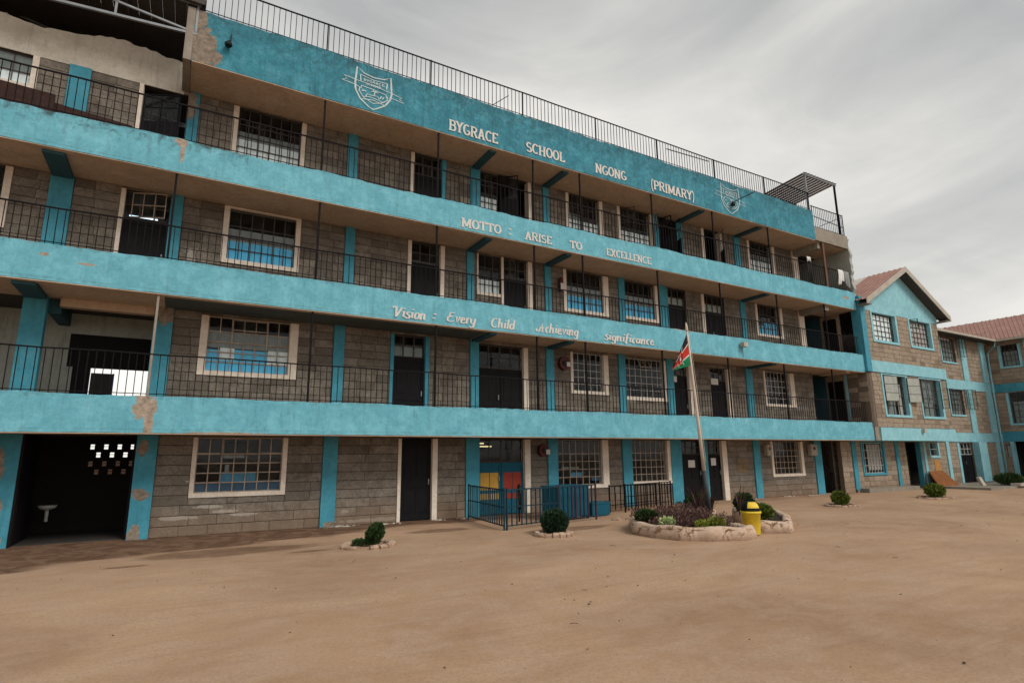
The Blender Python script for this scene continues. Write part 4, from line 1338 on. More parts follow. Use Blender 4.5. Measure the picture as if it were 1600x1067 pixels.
word('BYGRACE', 6.02, 7.64, 10.94, 0.34)
word('SCHOOL', 8.63, 10.10, 10.98, 0.33)
word('NGONG', 11.34, 12.70, 10.97, 0.33)
word('(PRIMARY)', 13.80, 16.02, 10.97, 0.35)
word('MOTTO', 6.45, 7.74, 8.07, 0.27)
word(':', 7.98, 8.12, 8.09, 0.27)
word('ARISE', 8.55, 9.52, 8.08, 0.26)
word('TO', 10.20, 10.68, 8.10, 0.25)
word('EXCELLENCE', 11.66, 13.62, 8.10, 0.25)
word('Vision', 4.54, 5.44, 5.24, 0.28, True)
word(':', 5.60, 5.74, 5.28, 0.22, True)
word('Every', 6.02, 6.90, 5.27, 0.27, True)
word('Child', 7.36, 8.16, 5.26, 0.28, True)
word('Achieving', 8.88, 10.42, 5.28, 0.29, True)
word('significance', 11.42, 13.52, 5.27, 0.28, True)


def crest(x, z, k, faint=1.0):
    """shield with ears, ribbon across, school name, palm and open book"""
    mb = MB()
    cnt = [0]

    def pl(u, v):
        cnt[0] += 1
        return (x + u * k * 1.62, -0.017 - 0.0005 * (cnt[0] // 4 % 9), z + v * k)
    sh = [(-.52, .55), (-.5, .98), (-.30, .74), (0, .66), (.30, .72), (.50, .92), (.52, .5), (.54, .05), (.50, -.25), (.36, -.62), (.1, -.92), (0, -1.0), (-.12, -.92), (-.38, -.62), (-.52, -.22), (-.54, .1), (-.52, .55)]
    ribbon(mb, sh, .055 * faint, pl)
    for st_ in ([(-.52, .28), (-.86, .33), (-.78, .20), (-.92, .08), (-.52, .02), (-.36, -.08), (-.36, .06)],
                [(.52, .12), (.86, .02), (.78, -.06), (.92, -.22), (.54, -.14), (.38, -.22), (.38, -.06)],
                [(-.52, .28), (0, .24), (.52, .12)], [(-.36, .06), (0, .03), (.38, -.06)],
                [(-.40, .62), (-.38, .30)], [(-.40, .62), (0, .52), (.40, .56)], [(.40, .56), (.38, .24)],
                [(-.40, -.02), (-.42, -.22), (-.28, -.52), (0, -.70), (.28, -.52), (.42, -.3), (.4, -.12)],
                [(-.30, -.48), (-.1, -.40), (.1, -.44), (.30, -.50)],
                [(-.34, -.62), (0, -.52), (.34, -.62)], [(-.22, -.42), (-.18, -.28), (-.02, -.30)], [(-.02, -.30), (.12, -.26), (.18, -.40)],
                [(.02, -.28), (.04, -.06)], [(.04, -.06), (-.06, -.10)], [(.04, -.06), (.14, -.10)], [(.04, -.06), (-.02, .0)], [(.04, -.06), (.11, .0)],
                [(-.34, -.12), (-.22, -.18)], [(-.34, -.2), (-.22, -.14)], [(.2, -.34), (.24, -.2)], [(.27, -.34), (.31, -.22)]):
        ribbon(mb, st_, .036 * faint, pl)
    for txt, zz, hh, ww in (('BYGRACE', .38, .13, .62), ('SCHOOL', .21, .12, .5)):
        tot = sum(G[c_][0] for c_ in txt)
        cx = 0
        for c_ in txt:
            for st_ in G[c_][1]:
                ribbon(mb, [(-ww / 2 + (cx + a) / tot * ww, zz - .04 + b_ * hh) for a, b_ in st_], .022, pl)
            cx += G[c_][0]
    mb.build('painted_crest', m_crest, T.o, T.off)


crest(3.80, 11.46, 0.575)
crest(18.03, 11.50, 0.60, 0.8)

# ------------------------------------------------------------------ GABLED BUILDING and side wings
TB = Thing('gabled_building', 'tan stone building with turquoise gable and red ribbed roof beside the long block', 'building', (29.6, 0.0, 0.0))
B = Facade(TB, lambda s, d, z: (s, -0.05 - d, z))          # upper front
B0 = Facade(TB, lambda s, d, z: (s, 1.0 - d, z))           # ground floor, set back
bb = []
opB = [window(B, 26.97, 28.92, 6.72, 8.0, (.12, .13, .11, 0.05), 6, (1, 1, 1, 1, 1.2), m_wframe2, m_light, [(m_sheet_white, 0.0, 0.96, 0.18, 0.92), (m_curt_pink, 0, 0.96, 0.0, 0.18)], depth=.14, muntin=0.012),
       window(B, 30.20, 32.12, 6.72, 8.0, (.12, .13, .11, 0.05), 6, (1, 1, 1, 1, 1.2), m_wframe2, m_light, [(m_curt_pink, 0.0, 0.96, 0.1, 0.95)], depth=.14, muntin=0.012),
       window(B, 27.17, 29.10, 3.36, 5.14, (.11, .16, .11, 0.05), 4, (1, 1, 1, 1), m_wframe2, m_light, [(m_sheet_grey, 0, 0.92, 0.1, 0.6), (m_curt_pink, 0, 0.8, 0.72, 0.9)], depth=.14, muntin=0.012),
       window(B, 30.36, 32.20, 3.36, 5.14, (.11, .16, .11, 0.05), 4, (1, 1, 1, 1), m_wframe2, m_light, [(m_sheet_grey, 0, 0.95, 0.25, 0.8)], depth=.14, muntin=0.012)]
wall(B, 26.36, 32.90, 5.74, 8.05, opB[:2], bb, m_mortarB, course=0.21)
wall(B, 26.36, 32.90, 2.79, 5.21, opB[2:], bb, m_mortarB, course=0.21)
for (s_, zt, w_, ang) in ((27.3, 5.1, 0.9, 30), (29.1, 5.1, 0.95, 8), (30.5, 5.1, 0.8, 32)):
    pass
casement(B, 27.20, 3.95, 5.10, 0.85, R(10), m_wframe2, 1, 3, d=0.03, glass=m_palewall)
casement(B, 29.12, 3.95, 5.10, 0.80, R(12), m_wframe2, 1, 3, d=0.05, glass=m_palewall)
casement(B, 30.42, 3.95, 5.10, 0.75, R(14), m_wframe2, 2, 3, d=0.03)
casement(B, 32.18, 3.75, 5.10, 0.45, R(60), m_wframe2, 1, 3, d=0.03, side=-1)
casement(B, 30.2, 7.55, 8.0, 0.35, R(60), m_wframe2, 1, 2, d=0.0)
B.box('floor_band', m_light, 26.36, 33.0, -0.2, 0.05, 5.22, 5.735)
B.box('floor_band', m_light, 26.42, 33.03, -1.2, 0.06, 2.22, 2.78)
B.box('corner_column', m_pil, 25.98, 26.355, -0.35, 0.07, 5.21, 8.62)
# brick pier that turns the corner below the column
BP = Facade(TB, lambda s, d, z: (26.0 - d, s, z))          # faces -X
wall(BP, -0.03, 0.85, 2.79, 5.20, [], bb, m_mortarB, d0=0.0, course=0.21)
BP.box('side_window_frame', m_light, 0.86, 0.96, -0.1, 0.03, 2.79, 5.17)
B.box('pier_cap', m_mortarB, 26.0, 26.36, -0.9, -0.02, 2.79, 5.2)
B.box('corner_stone_band', m_conc, 26.06, 26.42, -1.2, 0.0, 2.22, 2.79)
# side wall of the gabled building towards the stair end
BP.box('side_wall', m_stoneB, 0.97, 8.0, -0.2, -0.02, 0.0, 8.6)
BP.box('side_door', m_door, 1.05, 1.75, -0.02, 0.02, 2.5, 4.9)
BP.box('side_door', m_door, 1.05, 1.65, -0.02, 0.02, 5.5, 7.8)
BP.box('side_panel', m_beamblue, 1.85, 2.9, -0.02, 0.015, 2.45, 5.17)
BP.box('side_panel', m_beamblue, 1.8, 3.4, -0.02, 0.015, 5.4, 7.99)
# gable
ridge = (29.6, 10.42)
el, er, ez = 25.85, 33.35, 8.38
mb = MB()
mb.v = [(26.36, -0.06, 8.05), (32.95, -0.06, 8.05), (32.95, -0.06, 8.50), (29.6, -0.06, 10.30), (26.36, -0.06, 8.55),
        (26.36, 0.15, 8.05), (32.95, 0.15, 8.05), (32.95, 0.15, 8.50), (29.6, 0.15, 10.30), (26.36, 0.15, 8.55)]
mb.f = [(0, 1, 2, 3, 4), (9, 8, 7, 6, 5)] + [(i, (i + 1) % 5, (i + 1) % 5 + 5, i + 5) for i in range(5)]
mb.m = [0] * 7
mb.build('gable_wall', m_light, TB.o, TB.off)


def ribbed(name, T_, mat, e0, e1, r0_, r1_, pitch=0.24, rib=0.035, pale=None):
    """ribbed sheet between an eave line e0-e1 and ridge line r0-r1; ribs run eave to ridge"""
    e0, e1, r0_, r1_ = map(Vector, (e0, e1, r0_, r1_))
    n = max(2, int((e1 - e0).length / pitch))
    up_ = (e1 - e0).cross(r0_ - e0).normalized()
    if up_.z < 0:
        up_ = -up_
    mb = MB()
    for i in range(n):
        t = [i / n, (i + .70) / n, (i + .76) / n, (i + .92) / n, (i + .98) / n, (i + 1) / n]
        h = [0, 0, rib, rib, 0, 0]
        for a in range(5):
            if t[a + 1] - t[a] < 1e-6:
                continue
            pe = [e0.lerp(e1, q) + up_ * hh_ for q, hh_ in ((t[a], h[a]), (t[a + 1], h[a + 1]))]
            pr = [r0_.lerp(r1_, q) + up_ * hh_ for q, hh_ in ((t[a], h[a]), (t[a + 1], h[a + 1]))]
            mb.face([pe[0], pe[1], pr[1], pr[0]], 1 if pale and pale[0] <= i < pale[1] else 0)
            mb.face([q - up_ * 0.012 for q in (pr[0], pr[1], pe[1], pe[0])], 2)
    return mb.build(name, [mat, m_roofpale, m_roofunder], T_.o, T_.off)


ribbed('roof', TB, m_roof, (el, -0.50, ez), (el, 9.0, ez), (ridge[0], -0.50, ridge[1]), (ridge[0], 9.0, ridge[1]), pale=(7, 10))
ribbed('roof', TB, m_roof, (er, -0.50, ez - .02), (er, 9.0, ez - .02), (ridge[0], -0.50, ridge[1]), (ridge[0], 9.0, ridge[1]))
mb = MB()
for (a, b_) in (((el, ez), ridge), ((er, ez), ridge)):
    (xa, za), (xb, zb) = a, b_
    mb.quadbox([(x, y, z + dz) for (x, z) in ((xa, za), (xb, zb)) for y in (-0.535, -0.503) for dz in (-0.24, 0.03)])
mb.build('barge_board', m_barge, TB.o, TB.off)
mb = MB()
mb.quadbox([(x, y, z + dz) for (x, z) in ((el + .05, ez - .02), (ridge[0], ridge[1] - .04)) for y in (-0.5, -0.06) for dz in (-0.17, -0.14)])
mb.quadbox([(x, y, z + dz) for (x, z) in ((er - .05, ez - .04), (ridge[0], ridge[1] - .04)) for y in (-0.5, -0.06) for dz in (-0.17, -0.14)])
mb.build('eave_lining', m_roofunder, TB.o, TB.off)
mb = MB()
mb.box(32.95, 33.3, -0.49, 6, 8.14, 8.18)
mb.box(25.9, 26.3, -0.49, -0.06, 8.17, 8.20)
mb.build('eave_lining', m_conc, TB.o, TB.off)
# right flank of the gabled block
mb = MB()
mb.box(32.70, 32.88, 0.16, 7.0, 2.78, 8.3)
mb.build('side_wall', m_stoneB, TB.o, TB.off)
mb = MB()
mb.box(26.2, 32.7, 0.85, 1.0, 8.0, 8.04)
mb.box(26.2, 32.7, 0.16, 6, 5.22, 5.3)
mb.box(26.2, 32.7, 6, 6.1, 2.2, 8.1)
mb.box(26.2, 45, 1.21, 7, 2.22, 2.4)
mb.box(26.2, 41, 3.2, 3.3, 0, 2.2)
mb.build('room_shell', m_inner, TB.o, TB.off)

# ground floor of the gabled block and of the link (Y = 1.0)
opG = [(25.9, 26.22, 0, 2.3), (29.45, 29.72, 0, 2.3), (32.02, 32.24, 0, 2.3), (34.32, 34.62, 0, 2.3), (37.30, 38.20, 0, 2.3), (40.05, 40.42, 0, 2.3),
       window(B0, 26.78, 28.45, 0.80, 2.14, (.12, .14, .10, .05), 7, (1, 1, 1, 1), m_wframe3, m_pil, [(m_curt_pink, 0.1, 0.95, 0.3, 0.95)], muntin=0.014),
       (30.45, 31.85, 0, 2.2),
       window(B0, 32.72, 33.50, 1.52, 2.17, (.10, .12, .10, 0), 1, (1, 1), m_wframe3, m_light, []),
       door(B0, 35.75, 37.28, 0.12, 2.17, 2, 0.62, post=(.22, 0), pmat=m_light, tmat=m_wframe3)]
for (a, b_) in ((25.9, 26.22), (29.45, 29.72), (32.02, 32.24), (34.32, 34.62)):
    B0.box('blue_pier', m_light if a > 31 else m_pil, a, b_, -.2, .05, 0.12, 2.22)
B0.box('blue_pier', m_light, 37.30, 38.20, -.2, .30, 0.16, 2.22)
B0.box('blue_pier', m_light, 40.05, 40.42, -.2, .06, 0.18, 2.22)
B0.box('door_frame', m_pil, 31.75, 31.85, -.2, .02, 0.05, 2.2)
B0.box('door', m_door, 30.5, 31.2, -.35, -.30, 0.05, 2.15)
wall(B0, 25.15, 41.0, 0, 2.22, opG, bb, m_mortarB, course=0.22)
B0.box('plinth', m_conc, 26.2, 30.4, 0.0, 0.42, 0, 0.17)
B0.box('plinth', m_conc, 31.9, 41.0, 0.0, 0.55, 0, 0.12)
# upper floors of the link
opL1 = [window(B0, 35.55, 37.10, 3.66, 5.03, (.08, .0, .09, 0), 5, (1, 1, 1, 1, 1), m_wframe2, m_light, [(m_sheet_grey, 0, 0.9, 0.0, 0.9)]), (37.5, 38.1, 0, 9), (39.80, 40.42, 0, 9), (40.62, 40.95, 3.9, 5.0)]
opL2 = [window(B0, 35.45, 37.02, 6.52, 7.88, (.08, .0, .09, 0), 5, (1, 1, 1, 1, 1), m_wframe2, m_light, [(m_sheet_grey, 0, 0.9, 0.0, 0.9)]), (37.5, 38.1, 0, 9), (39.80, 40.42, 0, 9), (40.62, 40.95, 6.3, 7.8)]
wall(B0, 32.9, 41.0, 2.70, 5.03, opL1, bb, m_mortarB, course=0.21)
wall(B0, 32.9, 41.0, 5.55, 8.3, opL2, bb, m_mortarB, course=0.21)
B0.box('floor_band', m_light, 33.05, 41.0, -.2, 0.05, 2.22, 2.70)
B0.box('floor_band', m_light, 32.9, 41.0, -.2, 0.05, 5.03, 5.55)
for (z0_, z1_) in ((2.70, 5.03), (5.55, 8.3)):
    B0.box('pilaster', m_light, 37.5, 38.1, -.2, 0.055, z0_, z1_)
    B0.box('pilaster', m_light, 39.80, 40.42, -.2, 0.08, z0_, z1_)
    B0.box('narrow_window', m_glass, 40.62, 40.95, -.15, -.14, z0_ + .8, z1_ - .1)
casement(B0, 37.1, 3.95, 5.05, 0.85, R(14), m_wframe2, 3, 4, d=0.07)
casement(B0, 37.05, 6.85, 7.9, 0.7, R(14), m_wframe2, 3, 4, d=0.07)
casement(B0, 35.6, 3.95, 5.0, 0.65, R(14), m_wframe2, 3, 4, d=0.05)
lay_blocks(bb, m_stoneB, 0, TB)
# link roof, gutter, downpipe
ribbed('roof', TB, m_roof, (32.9, 0.35, 8.02), (40.5, 0.35, 8.02), (32.9, 3.8, 9.55), (42.5, 3.8, 9.55), pitch=0.5)
mb = MB()
mb.box(33.35, 40.45, 0.28, 0.38, 7.90, 8.02)
mb.build('gutter', m_barge, TB.o, TB.off)
mb = MB()
mb.box(32.9, 40.5, 0.4, 1.0, 7.92, 7.95)
mb.build('eave_lining', m_roofunder, TB.o, TB.off)
mb = MB()
mb.tube([(40.35, 0.35, 7.88), (40.35, 0.38, 7.62), (40.50, 0.84, 7.30), (40.50, 0.86, 5), (40.50, 0.86, 0.2)], 0.05, 8)
mb.build('downpipe', m_light, TB.o, TB.off, True)
B0.box('notice', m_orange, 32.95, 33.50, 0.0, 0.02, 0.74, 1.30)
B.box('security_camera', m_barge, 29.80, 29.98, 0.06, 0.20, 2.60, 2.76)

# side wing, facing -X, closing the yard on the right
TC = Thing('side_wing', 'tan stone wing with red ribbed roof closing the yard at the far right edge', 'building', (43.0, -4.0, 0.0))
Cf = Facade(TC, lambda s, d, z: (41.0 - d, 1.0 - s, z))
bc = []
opC0 = [(0.45, 3.0, 0, 2.24), (4.5, 6, 0.9, 2.1), (0.12, 0.40, 1.4, 2.1)]
opC1 = [window(Cf, 0.62, 2.0, 3.25, 4.98, (.12, .12, .10, 0), 4, (1, 1, 1, 1, 1), m_wframe2, m_light, [(m_sheet_grey, 0, .7, 0.1, 0.9)]), window(Cf, 4.2, 5.8, 3.25, 4.98, (.12, .12, .10, 0), 4, (1, 1, 1, 1, 1), m_wframe2, m_light, [])]
opC2 = [window(Cf, 0.62, 1.42, 6.48, 7.72, (.14, .12, .10, 0), 4, (1, 1, 1, 1), m_wframe2, m_light, [(m_sheet_grey, 0, .7, 0.1, 0.9)]), (1.72, 2.0, 5, 9), window(Cf, 4.2, 5.8, 6.48, 7.72, (.14, .12, .10, 0), 4, (1, 1, 1, 1), m_wframe2, m_light, [])]
wall(Cf, 0.0, 13, 0, 2.25, opC0, bc, m_mortarB, course=0.22)
wall(Cf, 0.0, 13, 2.80, 5.03, opC1, bc, m_mortarB, course=0.21)
wall(Cf, 0.0, 13, 5.51, 8.0, opC2, bc, m_mortarB, course=0.21)
lay_blocks(bc, m_stoneB, 0, TC)
Cf.box('floor_band', m_pil, 0, 13, -.2, .06, 2.25, 2.80)
Cf.box('floor_band', m_pil, 0, 13, -.2, .05, 5.03, 5.51)
Cf.box('pilaster', m_light, 1.72, 2.0, -.2, .055, 5.51, 8.0)
Cf.box('blue_pier', m_light, 0.34, 0.5, -.2, .06, 0, 2.25)
Cf.box('dark_door', m_door, 0.5, 3.0, -.8, -.75, 0, 2.25)
Cf.box('small_window', m_wframe3, 0.14, 0.32, -.1, -.08, 1.4, 2.05)
ribbed('roof', TC, m_roof, (40.45, 3.2, 8.02), (40.45, -13, 8.02), (44.5, 5.2, 9.95), (44.5, -13, 9.95), pitch=0.20, rib=0.025)
ribbed('roof', TC, m_roof, (48.5, 5.2, 8.02), (48.5, -13, 8.02), (44.5, 5.2, 9.95), (44.5, -13, 9.95), pitch=0.42)
mb = MB()
mb.box(40.36, 40.47, -13, 0.36, 7.90, 8.02)
mb.build('gutter', m_barge, TC.o, TC.off)
mb = MB()
mb.box(41.2, 48, -12.2, 7, 2.3, 2.4)
mb.box(41.2, 48, -12.2, 7, 8.0, 8.05)
mb.box(47.8, 48, -12.2, 7, 0, 8.0)
mb.build('room_shell', m_inner, TC.o, TC.off)
Cf.box('end_wall', m_stoneB, 12.8, 13.0, -7, -0.21, 0, 8.0)

# ------------------------------------------------------------------ things fixed to the long block
def tagmb(mb, name, mats, label, cat, group=None, kind=None, smooth=False):
    o = mb.build(name, mats, smooth=smooth)
    return tag(o, label, cat, group, kind)


def hose_reel(x, z, r, label):
    t = Thing('hose_reel', label, 'hose reel', (x, 1.4, z), group='red fire hose reels on the facade', world=False)
    mb = MB()
    mb.tube([(0, -0.004, 0), (0, -0.16, 0)], r, 20)
    mb.build('reel_drum', m_extred, t.o)
    mb = MB()
    mb.tube([(0, -0.16, 0), (0, -0.20, 0)], r * 0.45, 16)
    mb.build('reel_hub', m_blackplastic, t.o)
    mb = MB()
    mb.box(0.02, 0.16, -0.215, -0.205, -0.12, 0.03)
    mb.build('reel_label', m_paper, t.o)


hose_reel(9.93, 1.86, 0.19, 'red hose reel on the ground-floor wall right of the coloured door')
hose_reel(10.80, 4.66, 0.22, 'red hose reel on the first-floor wall left of the white-framed window')
te = Thing('fire_extinguisher', 'small red fire extinguisher with white label on the second-floor wall', 'fire extinguisher', (10.72, 1.36, 7.1), world=False)
mb = MB(); mb.tube([(0, -.08, 0), (0, -.08, .42), (0, -.08, .48)], [.075, .075, .03], 12); mb.build('cylinder', m_extred, te.o, smooth=True)
mb = MB(); mb.box(-.05, .06, -.165, -.15, .02, .25); mb.build('extinguisher_label', m_paper, te.o)


def plate(name, mat, x, z, w_, h_, y, label, cat, group=None, t=0.006):
    mb = MB()
    mb.box(x - w_ / 2, x + w_ / 2, y - t, y, z - h_ / 2, z + h_ / 2)
    return tagmb(mb, name, mat, label, cat, group)


PG = 'paper notices on the doors'
plate('paper_notice', m_paper, 16.50, 1.36, 0.34, 0.26, 1.48, 'white paper notice on the ground-floor black door left of the flagpole', 'notice', PG)
plate('paper_notice', m_paper, 17.66, 1.42, 0.26, 0.27, 1.48, 'white paper notice on the ground-floor black door right of the flagpole', 'notice', PG)
plate('paper_notice', m_paper, 15.90, 4.46, 0.24, 0.22, 1.475, 'white paper notice on the first-floor door behind the flag', 'notice', PG)
plate('paper_notice', m_paper, 18.05, 4.48, 0.40, 0.24, 1.47, 'wide white paper on the first-floor door right of the flag', 'notice', PG)
# faint ochre lines painted on the stone, too worn to read
mb = MB()
rr = random.Random(2)
for r_ in range(6):
    x = 18.84
    while x < 19.45:
        L = rr.uniform(.04, .12)
        mb.box(x, min(19.48, x + L), 1.376, 1.379, 1.42 - r_ * .085, 1.47 - r_ * .085)
        x += L + .03
tagmb(mb, 'worn_notice', m_ochre, 'worn ochre painted lines on the stone right of the twin black doors', 'painted notice')
# meter boxes
for (x0, x1, z0, z1, lb) in ((20.50, 20.80, 1.62, 2.06, 'pale box on the wall left of the last ground-floor window'), (23.36, 23.80, 1.60, 2.08, 'beige electricity meter box right of the last ground-floor window')):
    t = Thing('meter_box', lb, 'meter box', ((x0 + x1) / 2, 1.38, z0), group='meter boxes by the last ground-floor window', world=False)
    w_ = (x1 - x0) / 2
    mb = MB(); mb.box(-w_, w_, -.16, 0, 0, z1 - z0); mb.build('case', m_meter, t.o)
    mb = MB(); mb.box(-w_ * .86, w_ * .86, -.172, -.16, .03, z1 - z0 - .03); mb.build('lid', m_meter, t.o)
    mb = MB(); mb.box(-w_ * .3, w_ * .3, -.18, -.172, (z1 - z0) * .52, (z1 - z0) * .74); mb.build('meter_window', m_blackplastic, t.o)
# bracket lamps on the bands
for (x, z, lb, sc_) in ((0.26, 11.52, 'black lamp hanging on a bracket at the left end of the parapet', 1.0), (18.06, 11.34, 'black lamp on a long bracket over the right-hand crest', 1.2)):
    t = Thing('bracket_lamp', lb, 'lamp', (x, 0.0, z), group='black lamps on the parapet', world=False)
    mb = MB()
    if sc_ > 1:
        mb.tube([(0, -.02, 0), (.15, -.35, .1), (.5, -.75, .3)], .018, 6)
    else:
        mb.tube([(0.03, -.03, .26), (0.02, -.06, .0)], .016, 6)
    mb.build('bracket', m_blackplastic, t.o)
    mb = MB(); mb.tube([(0, -.06, .04), (-.02, -.12, -.10), (-.02, -.13, -.14)], [.03, .09, .07], 10); mb.build('lamp_head', m_blackplastic, t.o)
t = Thing('floodlight', 'small beige floodlight on the cyan band right of the flag', 'floodlight', (17.9, -0.01, 5.66), world=False)
mb = MB(); mb.box(-.1, .12, -.22, -.05, -.08, .08); mb.build('housing', m_barge, t.o)
mb = MB(); mb.box(-.02, .02, -.06, .0, -.03, .03); mb.build('mount', m_blackplastic, t.o)
mb = MB(); mb.tube([(0.05, -.02, -.06), (.06, -.012, -.3), (.08, -.012, -.42)], .006, 5); mb.build('cable', m_blackplastic, t.o)


# washing on the top balcony, right
def cloth(name, x0, x1, y, zt, drop, mat, label, seed, cat='cloth', amp=.04):
    rr = random.Random(seed)
    mb = MB()
    nx_, nz_ = 12, 10
    ph = rr.uniform(0, 6)
    for j in range(nz_ + 1):
        for i in range(nx_ + 1):
            u, v = i / nx_, j / nz_
            mb.v.append((x0 + (x1 - x0) * u + .02 * math.sin(v * 4 + ph), y - .03 + amp * v * math.sin(u * 11 + ph) - amp * .6 * math.sin(v * 3), zt - drop * v * (1 + .16 * math.sin(u * 5 + ph))))
    for j in range(nz_):
        for i in range(nx_):
            a = j * (nx_ + 1) + i
            mb.f.append((a, a + 1, a + nx_ + 2, a + nx_ + 1)); mb.m.append(0)
    o = tagmb(mb, name, mat, label, cat, 'washing on the top balcony', smooth=True)
    md = o.modifiers.new('thick', 'SOLIDIFY'); md.thickness = .006
    return o


cloth('hanging_cloth', 24.85, 25.22, 0.05, 9.72, 0.62, m_cloth, 'white cloth hung over the top-floor railing, nearer the brown pipe', 1)
cloth('hanging_cloth', 25.28, 25.70, 0.05, 9.70, 0.72, m_sheet_grey, 'pale grey patterned cloth on the top-floor railing beside the end wall', 5)
cloth('hanging_cloth', 23.25, 23.62, 0.45, 9.95, 0.95, m_clothdark, 'dark garment hanging on the top balcony left of the brown pipe', 9)
cloth('hanging_cloth', 23.22, 23.50, 0.40, 10.16, 0.22, m_cloth, 'small white cloth lying over the dark garment on the top balcony', 12)

# sink in the dark bay
t = Thing('wash_basin', 'small white wash basin inside the dark ground-floor bay at left', 'wash basin', (-2.40, 3.0, 0.0), world=False)
mb = MB(); mb.tube([(0, 0, .60), (0, 0, .63), (0, 0, .69), (0, 0, .70)], [.07, .15, .19, .18], 14); mb.build('basin', m_sink, t.o, smooth=True)
mb = MB(); mb.tube([(0, .05, .34), (0, .05, .62)], .035, 8); mb.build('pedestal', m_sink, t.o)

# ------------------------------------------------------------------ pen railings by the coloured door
m_penrail = simple('blue_grey_railing_paint', (0.018, 0.050, 0.070), 0.7, 0, 0.4, 5, spec=0.1)
m_penpink = simple('pink_railing_paint', (0.075, 0.030, 0.050), 0.7, 0, 0.4, 5, spec=0.1)


def pen(name, p, q, zt, n, mat, label, rails=(0.12, 0.55), zb=0.12, pinks=(), group=None, br=0.012, cat='railing', postm=None):
    p, q = Vector((*p, 0)), Vector((*q, 0))
    d = q - p
    L = d.length
    t = Thing(name, label, cat, tuple(p), math.atan2(d.y, d.x), group, world=False)
    for x in (0, L):
        mb = MB(); mb.box(x - .018, x + .018, -.018, .018, 0, zt + .03); mb.build('railing_post', postm or mat, t.o)
    mb = MB(); mb.box(.02, L - .02, -.016, .016, zt - .03, zt); mb.build('top_rail', mat, t.o)
    for z in rails:
        mb = MB(); mb.box(.02, L - .02, -.012, .012, z - .012, z + .012); mb.build('cross_rail', mat, t.o)
    me = {}
    for i in range(n):
        x = L * (i + 1) / (n + 1)
        m_ = m_penpink if i in pinks else mat
        if m_.name not in me:
            mb = MB(); mb.box(-br, br, -br, br, zb, zt - .03)
            o = mb.build('bar', m_, t.o)
            me[m_.name] = o.data
        else:
            o = bpy.data.objects.new('bar', me[m_.name]); COL.objects.link(o); o.parent = t.o
        o.location = (x + random.uniform(-.008, .008), 0, 0)
        o.rotation_euler = (0, random.uniform(-.012, .012), 0)
    return t


pen('steel_railing', (7.14, 0.85), (6.83, -1.72), 0.93, 16, m_penrail, 'blue steel railing running out from the pilaster left of the coloured door', rails=(0.10, 0.52), zb=0.08, br=0.013, group='blue railings of the pen')
pen('steel_railing', (6.88, -1.76), (8.60, -1.36), 0.93, 10, m_penrail, 'low blue railing across the front of the coloured door, behind the round shrub', rails=(0.10, 0.52), zb=0.08, br=0.012, group='blue railings of the pen')
pen('steel_railing', (8.66, -1.34), (10.02, -1.10), 0.93, 8, m_penrail, 'blue railing with pink bars standing before the blue metal cabinet', rails=(0.10,), zb=0.08, pinks=(2, 3, 4, 6), br=0.016, group='blue railings of the pen', postm=m_penpink)
pen('dark_railing', (11.95, -0.05), (14.45, 0.55), 0.82, 14, m_rail, 'dark steel railing leaning below the ground-floor window left of the black doors', rails=(0.18, 0.46), zb=0.05, br=0.012)
pen('dark_railing', (11.6, 0.25), (14.3, 0.90), 0.78, 9, m_rail, 'second dark railing standing closer to the wall behind the leaning one', rails=(0.2,), zb=0.05, br=0.012)
t = Thing('metal_cabinet', 'dark blue metal cabinet standing inside the pen below the window', 'cabinet', (9.42, -0.55, 0.0), R(12), world=False)
mb = MB(); mb.box(-.62, .62, -.3, .3, .08, .86); mb.build('carcass', m_doorteal, t.o)
mb = MB(); mb.box(-.60, -.01, -.312, -.30, .11, .83); mb.build('cabinet_door', m_doorteal, t.o)
mb = MB(); mb.box(.01, .60, -.312, -.30, .11, .83); mb.build('cabinet_door', m_doorteal, t.o)
mb = MB(); mb.box(-.64, .64, -.32, .32, .86, .90); mb.build('cabinet_top', m_doorteal, t.o)
for sx in (-.58, .58):
    for sy in (-.26, .26):
        mb = MB(); mb.box(sx - .03, sx + .03, sy - .03, sy + .03, 0, .08); mb.build('leg', m_rail, t.o)
t = Thing('storage_box', 'low blue box beside the cabinet at the right end of the pen', 'box', (10.62, -0.25, 0.0), R(12), world=False)
mb = MB(); mb.box(-.40, .40, -.25, .25, 0.02, .34); mb.build('body', m_doorteal, t.o)
mb = MB(); mb.box(-.42, .42, -.27, .27, .34, .38); mb.build('lid', m_doorteal, t.o)
t = Thing('small_tyre', 'upright dark ring with pink rim leaning in front of the coloured door', 'ring', (8.05, -0.35, 0.0), R(70), world=False)
mb = MB()
for k_ in range(20):
    a0, a1 = 2 * math.pi * k_ / 20, 2 * math.pi * (k_ + 1) / 20
    mb.tube([(.20 * math.cos(a0), 0, .62 + .32 * math.sin(a0)), (.20 * math.cos(a1), 0, .62 + .32 * math.sin(a1))], .035, 6, cap=False)
mb.build('ring', m_blackplastic, t.o, smooth=True)
mb = MB(); mb.box(-.02, .02, -.02, .02, 0, .34); mb.build('stand', m_rail, t.o)

